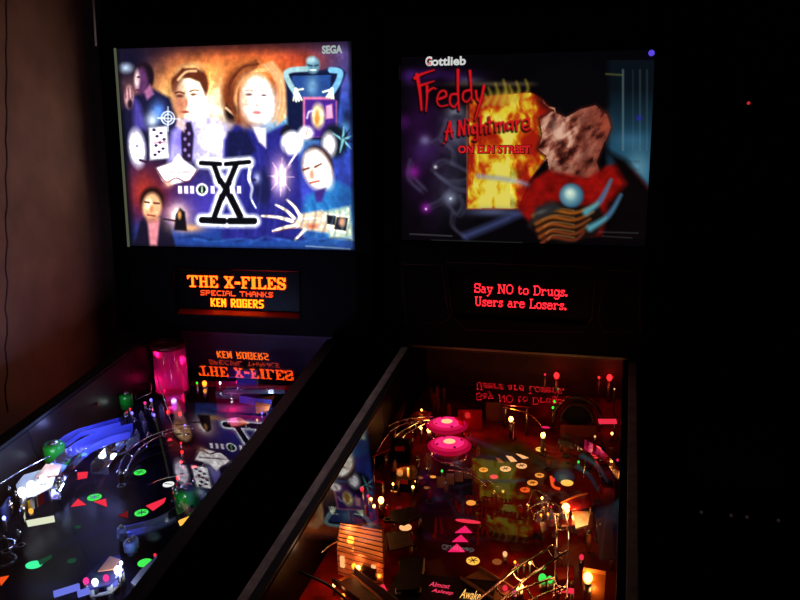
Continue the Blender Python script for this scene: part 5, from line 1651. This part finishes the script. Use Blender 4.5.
for k in range(5):
    zr = zb_ + 0.006 + 0.011 * k
    P_ = [np.array(foot[j]) + (np.array(foot[j]) - mid) * 0.01 for j in (0, 1, 2)]
    MB().tube([(*q_, zr) for q_ in P_], 0.0008, BROWNP, 5).build('clapboard', ho)
for f_ in (0.12, 0.8):
    wp = np.array(foot[0]) + (np.array(foot[1]) - np.array(foot[0])) * f_
    MB().obox((wp[0], wp[1], zb_ + 0.03), (0.004, 0.003, 0.011), math.atan2(*(np.array(foot[1]) - np.array(foot[0]))[::-1]), MATS['lit_salmon']).build('lit_window', ho)
point_light(rm, (mid[0], mid[1], zb_ + 0.03), (1, 0.50, 0.26), 0.45, 0.01)
point_light(rm, (mid[0] - 0.05, mid[1] - 0.10, zb_ + 0.09), (1, 0.5, 0.28), 0.30, 0.01)
point_light(rm, (mid[0] + 0.02, mid[1] - 0.03, zb_ + 0.012), (1, 0.45, 0.2), 0.08, 0.008)
T.plate([(366, 592), (384, 586), (388, 594), (374, 598)], 0.012, MATS['lit_red'], 0.004, 'lit_strip', 'red lit strip under the house')
T.trough([(344, 578, .03), (356, 588, .028), (372, 600, .026), (392, 616, .024)], 0.05, 0.012, BROWNP, 'ramp', 'purple-brown ramp below the house')
T.wire([(340, 580, .045), (352, 576, .045), (366, 586, .042), (384, 602, .04)], 0.002, ORANGEP, 'wire_guide')
T.wire([(322, 552, .06), (330, 545, .06), (340, 540, .06)], 0.002, CHROME, 'wire_guide')
T.bulb(334, 585, 0.02, 'hot_warm', 0.004, WARM, watts=0.06)
T.bulb(343, 596, 0.02, 'hot_amber', 0.005, WARM, watts=0.10)
T.bulb(354, 566, 0.04, 'hot_amber', 0.006, None)
T.wire([(300, 572, .05), (330, 586, .05), (352, 606, .05)], 0.0025, BLACKP, 'lane_guard')
T.bulb(296, 572, 0.05, 'lit_cream', 0.0025, None)
# windows let into the board
for px, py, rx, k, mk in ((540.5, 449.5, .0115, 'lit_amber', 2), (505.5, 469, .0125, 'lit_salmon', 3), (521.5, 466, .0125, 'lit_salmon', 3), (483.5, 470, .010, 'lit_orange', 2), (532.5, 483, .0115, 'lit_orange', 3), (539.5, 475.5, .010, 'lit_orange', 3),
                          (525, 490, .0105, 'lit_scarlet', 2), (567, 483, .0135, 'lit_amber', 0), (494, 477, .009, 'lit_red', 0), (405.5, 527.5, .0125, 'lit_salmon', 0), (473, 561, .0125, 'lit_amber', 3), (497, 562, .009, 'lit_orange_dim', 0), (471, 503, .010, 'lit_orange', 0)):
    T.insert(px, py, rx, k, mark=mk or None)
T.insert_poly([(506, 456), (512, 457), (517, 461.5), (511, 462)], 'lit_salmon')
T.insert_poly([(516, 454), (521, 455), (528.5, 458), (523, 459)], 'lit_salmon')
T.insert_poly([(496, 458), (500, 459), (504, 463), (499, 463)], 'lit_orange_dim')
T.insert(468, 521.5, 0.026, 'lit_red', ry=0.006, label='long red bar light')
for pts in ([(455, 533), (465, 526), (472, 533)], [(452, 542), (461, 535), (468, 542)], [(448, 552), (457, 544), (465, 552)]):
    T.insert_poly(pts, 'lit_pink')
T.bulb(553, 480, 0.02, 'lit_red', 0.006, None)
T.wire([(551, 476, .03), (553, 486, .01), (560, 489, .004)], 0.003, MATS['lit_scarlet'], 'lit_strip')
for px, py in ((494, 492), (503, 491)):
    T.bulb(px, py, 0.01, 'lit_amber', 0.004, None)
# centre-right wire tangle and posts
for a_, b_ in (((527, 508, .05), (534, 490, .06)), ((534, 490, .06), (546, 496, .06)), ((546, 496, .06), (553, 505, .055))):
    T.wire([a_, tuple((np.array(a_) + np.array(b_)) / 2 + np.array([0, -1.0, 0.002])), b_], 0.0016, CHROME, 'wire_guide')
T.wireform([(530, 512, .04), (545, 505, .045), (558, 510, .045), (562, 530, .04), (562, 560, .035), (560, 600, .03)], 0.022, 0.0016)
T.wireform([(476, 612, .05), (500, 592, .05), (520, 574, .05), (542, 560, .045), (560, 548, .04)], 0.03, 0.0022)
T.wireform([(500, 612, .05), (528, 594, .05), (560, 582, .045)], 0.03, 0.0022)
for px, py, k in ((528, 505, 'hot_warm'), (542, 498, 'hot_warm'), (544, 508, 'hot_amber'), (551, 507, 'lit_red'), (541, 515, 'hot_amber'), (548, 514, 'hot_amber'), (515, 562, 'hot_amber'), (524, 564, 'hot_amber'), (530, 563, 'hot_warm'), (518, 565, 'lit_red')):
    T.bulb(px, py, 0.03, k, 0.003, None)
T.bulb(505, 554, 0.02, 'lit_salmon', 0.006, WARM, watts=0.10)
# lower right: red plastics, lamps, tall lit lane plastic
T.plate([(560, 504), (592, 492), (594, 506), (572, 512)], 0.045, REDP, 0.003, 'plastic', 'red translucent plastic over the right lamps')
T.wire([(561, 503, .05), (574, 497, .05), (588, 493, .05)], 0.002, ORANGEP, 'wire_guide')
T.plate([(572, 512), (590, 513), (588, 526), (576, 530)], 0.035, mat('cream_plastic', (245, 225, 185), rough=0.4), 0.003, 'plastic', 'cream plastic below the right lamps')
T.plate([(560, 520), (580, 520), (578, 526), (562, 528)], 0.02, REDP, 0.003, 'plastic', 'low red plastic below the right lamps')
point_light(rm, T.at(580, 516, 0.06), (1, 0.6, 0.25), 0.14)
for px, py in ((556, 540), (588, 552), (554, 552), (590, 530)):
    T.post(px, py, 0.005, 0.04, AMBERP, STEEL, 'post')
T.slab((582, 600), (604, 604), 0.0, 0.06, 0.012, clear_mat('amber_lane_plastic', tint=(250, 170, 90), boost=0.7, rough=0.15, body=0.8, bodycol=(240, 165, 90)), 'lane_wall')
T.plate([(556, 570), (574, 568), (574, 580), (558, 582)], 0.025, REDP, 0.004, 'plastic', 'red plastic by the green lamps')
T.plate([(556, 588), (574, 590), (574, 594), (557, 592)], 0.02, MATS['lit_red'], 0.003, 'lit_strip', 'red lit strip near the green lamps')
point_light(rm, T.at(566, 568, 0.05), (1, 0.4, 0.15), 0.06)
point_light(rm, T.at(593, 590, 0.03), WARM, 0.12)
for px, py, r in ((542.5, 578.5, 0.010), (550, 579.5, 0.0075)):
    T.bulb(px, py, 0.025, 'lit_green', r, None)
T.bulb(581.5, 557, 0.02, 'lit_red', 0.006, None)
T.bulb(514, 592, 0.02, 'lit_magenta', 0.007, None)
T.bulb(505, 588, 0.02, 'lit_red', 0.006, None)
T.trough([(470, 576, .012), (486, 586, .012), (504, 598, .012)], 0.05, 0.01, FLESHP, 'ramp', 'tan lane guide at lower right')
T.sling([(400, 560), (424, 556), (420, 590), (396, 592)], 0.025, BLACKP)
# glowing words near the bottom
z0 = T.at(440, 590, 0.03)
for body, (xa, ya), (xb, yb), m_ in (('Almost', (429, 586.5), (450, 587), lamp_mat('pink_word', (1.3, 0.07, 0.16))), ('Asleep', (431, 593.5), (453, 594), MATS and lamp_mat('pink_word_low', (1.3, 0.07, 0.16))), ('Awake', (459.5, 598.5), (480, 599), lamp_mat('amber_word', (1.6, 0.8, 0.2)))):
    a, b = T.at(xa, ya, 0.021), T.at(xb, yb, 0.021)
    text_mesh(body, m_, 'lit_word', rm, (a[0], a[1], max(a[2], b[2]) + 0.001), (1, 0, 0), (0, 1, 0.03), b[0] - a[0], bold=0.0, shear=0.2, height=0.013 if body != 'Awake' else 0.026)
a, b = T.at(398, 580), T.at(494, 604)
MB().prism([(a[0], T.at(400, 580)[1]), (b[0], T.at(490, 588)[1]), (b[0] - 0.005, -0.93), (a[0], -0.93)], a[2] + 0.004, a[2] + 0.0165, BLACKP).build('word_panel', rm)
T.flipper(-0.08, -1.05, -0.5, WHITEP, REDPL)
T.flipper(0.08, -1.05, math.pi + 0.5, WHITEP, REDPL)
MB().prism([(-R.w + 0.01, -1.19), (R.w - 0.05, -1.19), (R.w - 0.05, -1.11), (0.06, -1.15), (-0.06, -1.15), (-R.w + 0.01, -1.11)], R.board_z(1.11), R.board_z(1.11) + 0.03, BLACKP).build('apron', rm)

# ================================================================== dim things at the right
def ray_pt(px, py, y):
    d = CF + (px - 400) / FPX * CR - (py - 300) / FPX * CU
    return CO + (y - CO[1]) / d[1] * d
# ribbed hose standing by the back wall
q = ray_pt(702, 120, 0.42)
hose = empty('ribbed_hose', (q[0], 0.42, 0))
tag(hose, 'dark ribbed upright hose at the right of the red-lettered machine', 'hose')
pr, k = [], 0
zt = ray_pt(700, 45, 0.42)[2]
zz = 0.05
while zz < zt:
    pr += [(0.022, zz), (0.027, zz + 0.008), (0.022, zz + 0.016)]
    zz += 0.0165
MB().lathe((0, 0, 0), pr, mat('slate_hose', (52, 54, 66), rough=0.4), 20).build('tube', hose)
MB().lathe((0, 0, 0), [(0.05, 0), (0.05, 0.05), (0.03, 0.06)], BLACKP, 20).build('foot_socket', hose)
MB().lathe((0, 0, zt), [(0.03, -0.01), (0.03, 0.02)], BLACKP, 20).build('collar', hose)
# wall box with a red pilot lamp
q = ray_pt(748, 103, 0.52)
wb = empty('wall_box', (q[0], 0.55, q[2]))
tag(wb, 'small black wall box with one glowing red pilot light, far right', 'box')
MB().box((-0.08, -0.04, -0.09), (0.14, 0, 0.06), BLACKP).build('housing', wb, bevel=0.004)
MB().ball((0, -0.042, 0), 0.0045, lamp_mat('red_pilot', (0.5, 0.02, 0.03))).build('pilot_light', wb)
for dx, dz in ((-0.055, 0.02), (-0.055, -0.07), (0.12, 0.03)):
    MB().lathe((dx, -0.04, dz), [(0.006, 0), (0.004, 0.003)], STEEL, 12, axis=(0, -1, 0)).build('screw', wb)
# low louvred cabinet in the dark corner
q0, q1 = ray_pt(694, 500, -0.35), ray_pt(792, 500, -0.35)
top = ray_pt(740, 484, -0.35)[2]
ec = empty('equipment_cabinet', ((q0[0] + q1[0]) / 2, -0.15, 0))
tag(ec, 'low dark louvred cabinet standing in the shadow at lower right', 'cabinet')
hw = (q1[0] - q0[0]) / 2
MB().box((-hw, -0.2, 0.03), (hw, 0.25, top), mat('charcoal_metal', (34, 33, 38), rough=0.45)).build('body', ec, bevel=0.008)
zs = ray_pt(740, 502, -0.36)[2]
MB().box((-hw * 0.6, -0.204, zs - 0.012), (hw * 0.6, -0.199, zs + 0.012), RUBBER).build('slot', ec)
zl = ray_pt(740, 518, -0.36)[2]
for px in (701, 731, 747, 779):
    p = ray_pt(px, 518, -0.355)
    MB().ball((p[0] - ec.location.x, -0.203, zl), 0.0035, lamp_mat('dim_pin' + str(px), (0.014, 0.008, 0.009))).build('indicator', ec)
lv = MB()
for k in range(7):
    zz = zl - 0.08 - 0.035 * k
    lv.box((-hw * 0.7, -0.208, zz), (hw * 0.7, -0.199, zz + 0.018), BLACKP)
lv.build('louvre', ec)
for sx in (-1, 1):
    for y_ in (-0.17, 0.22):
        MB().lathe((sx * (hw - 0.04), y_, 0), [(0.02, 0), (0.02, 0.03)], RUBBER, 14).build('foot', ec)
# slim vertical strip on the plaster wall
a_, b_ = wall_pt(91.5, -30, 0.07), wall_pt(96, 46, 0.07)
m = MB().tube([a_, b_], 0.0028, mat('pale_strip', (235, 230, 180), rough=0.4), 8)
struct(m.build('trim_2'))
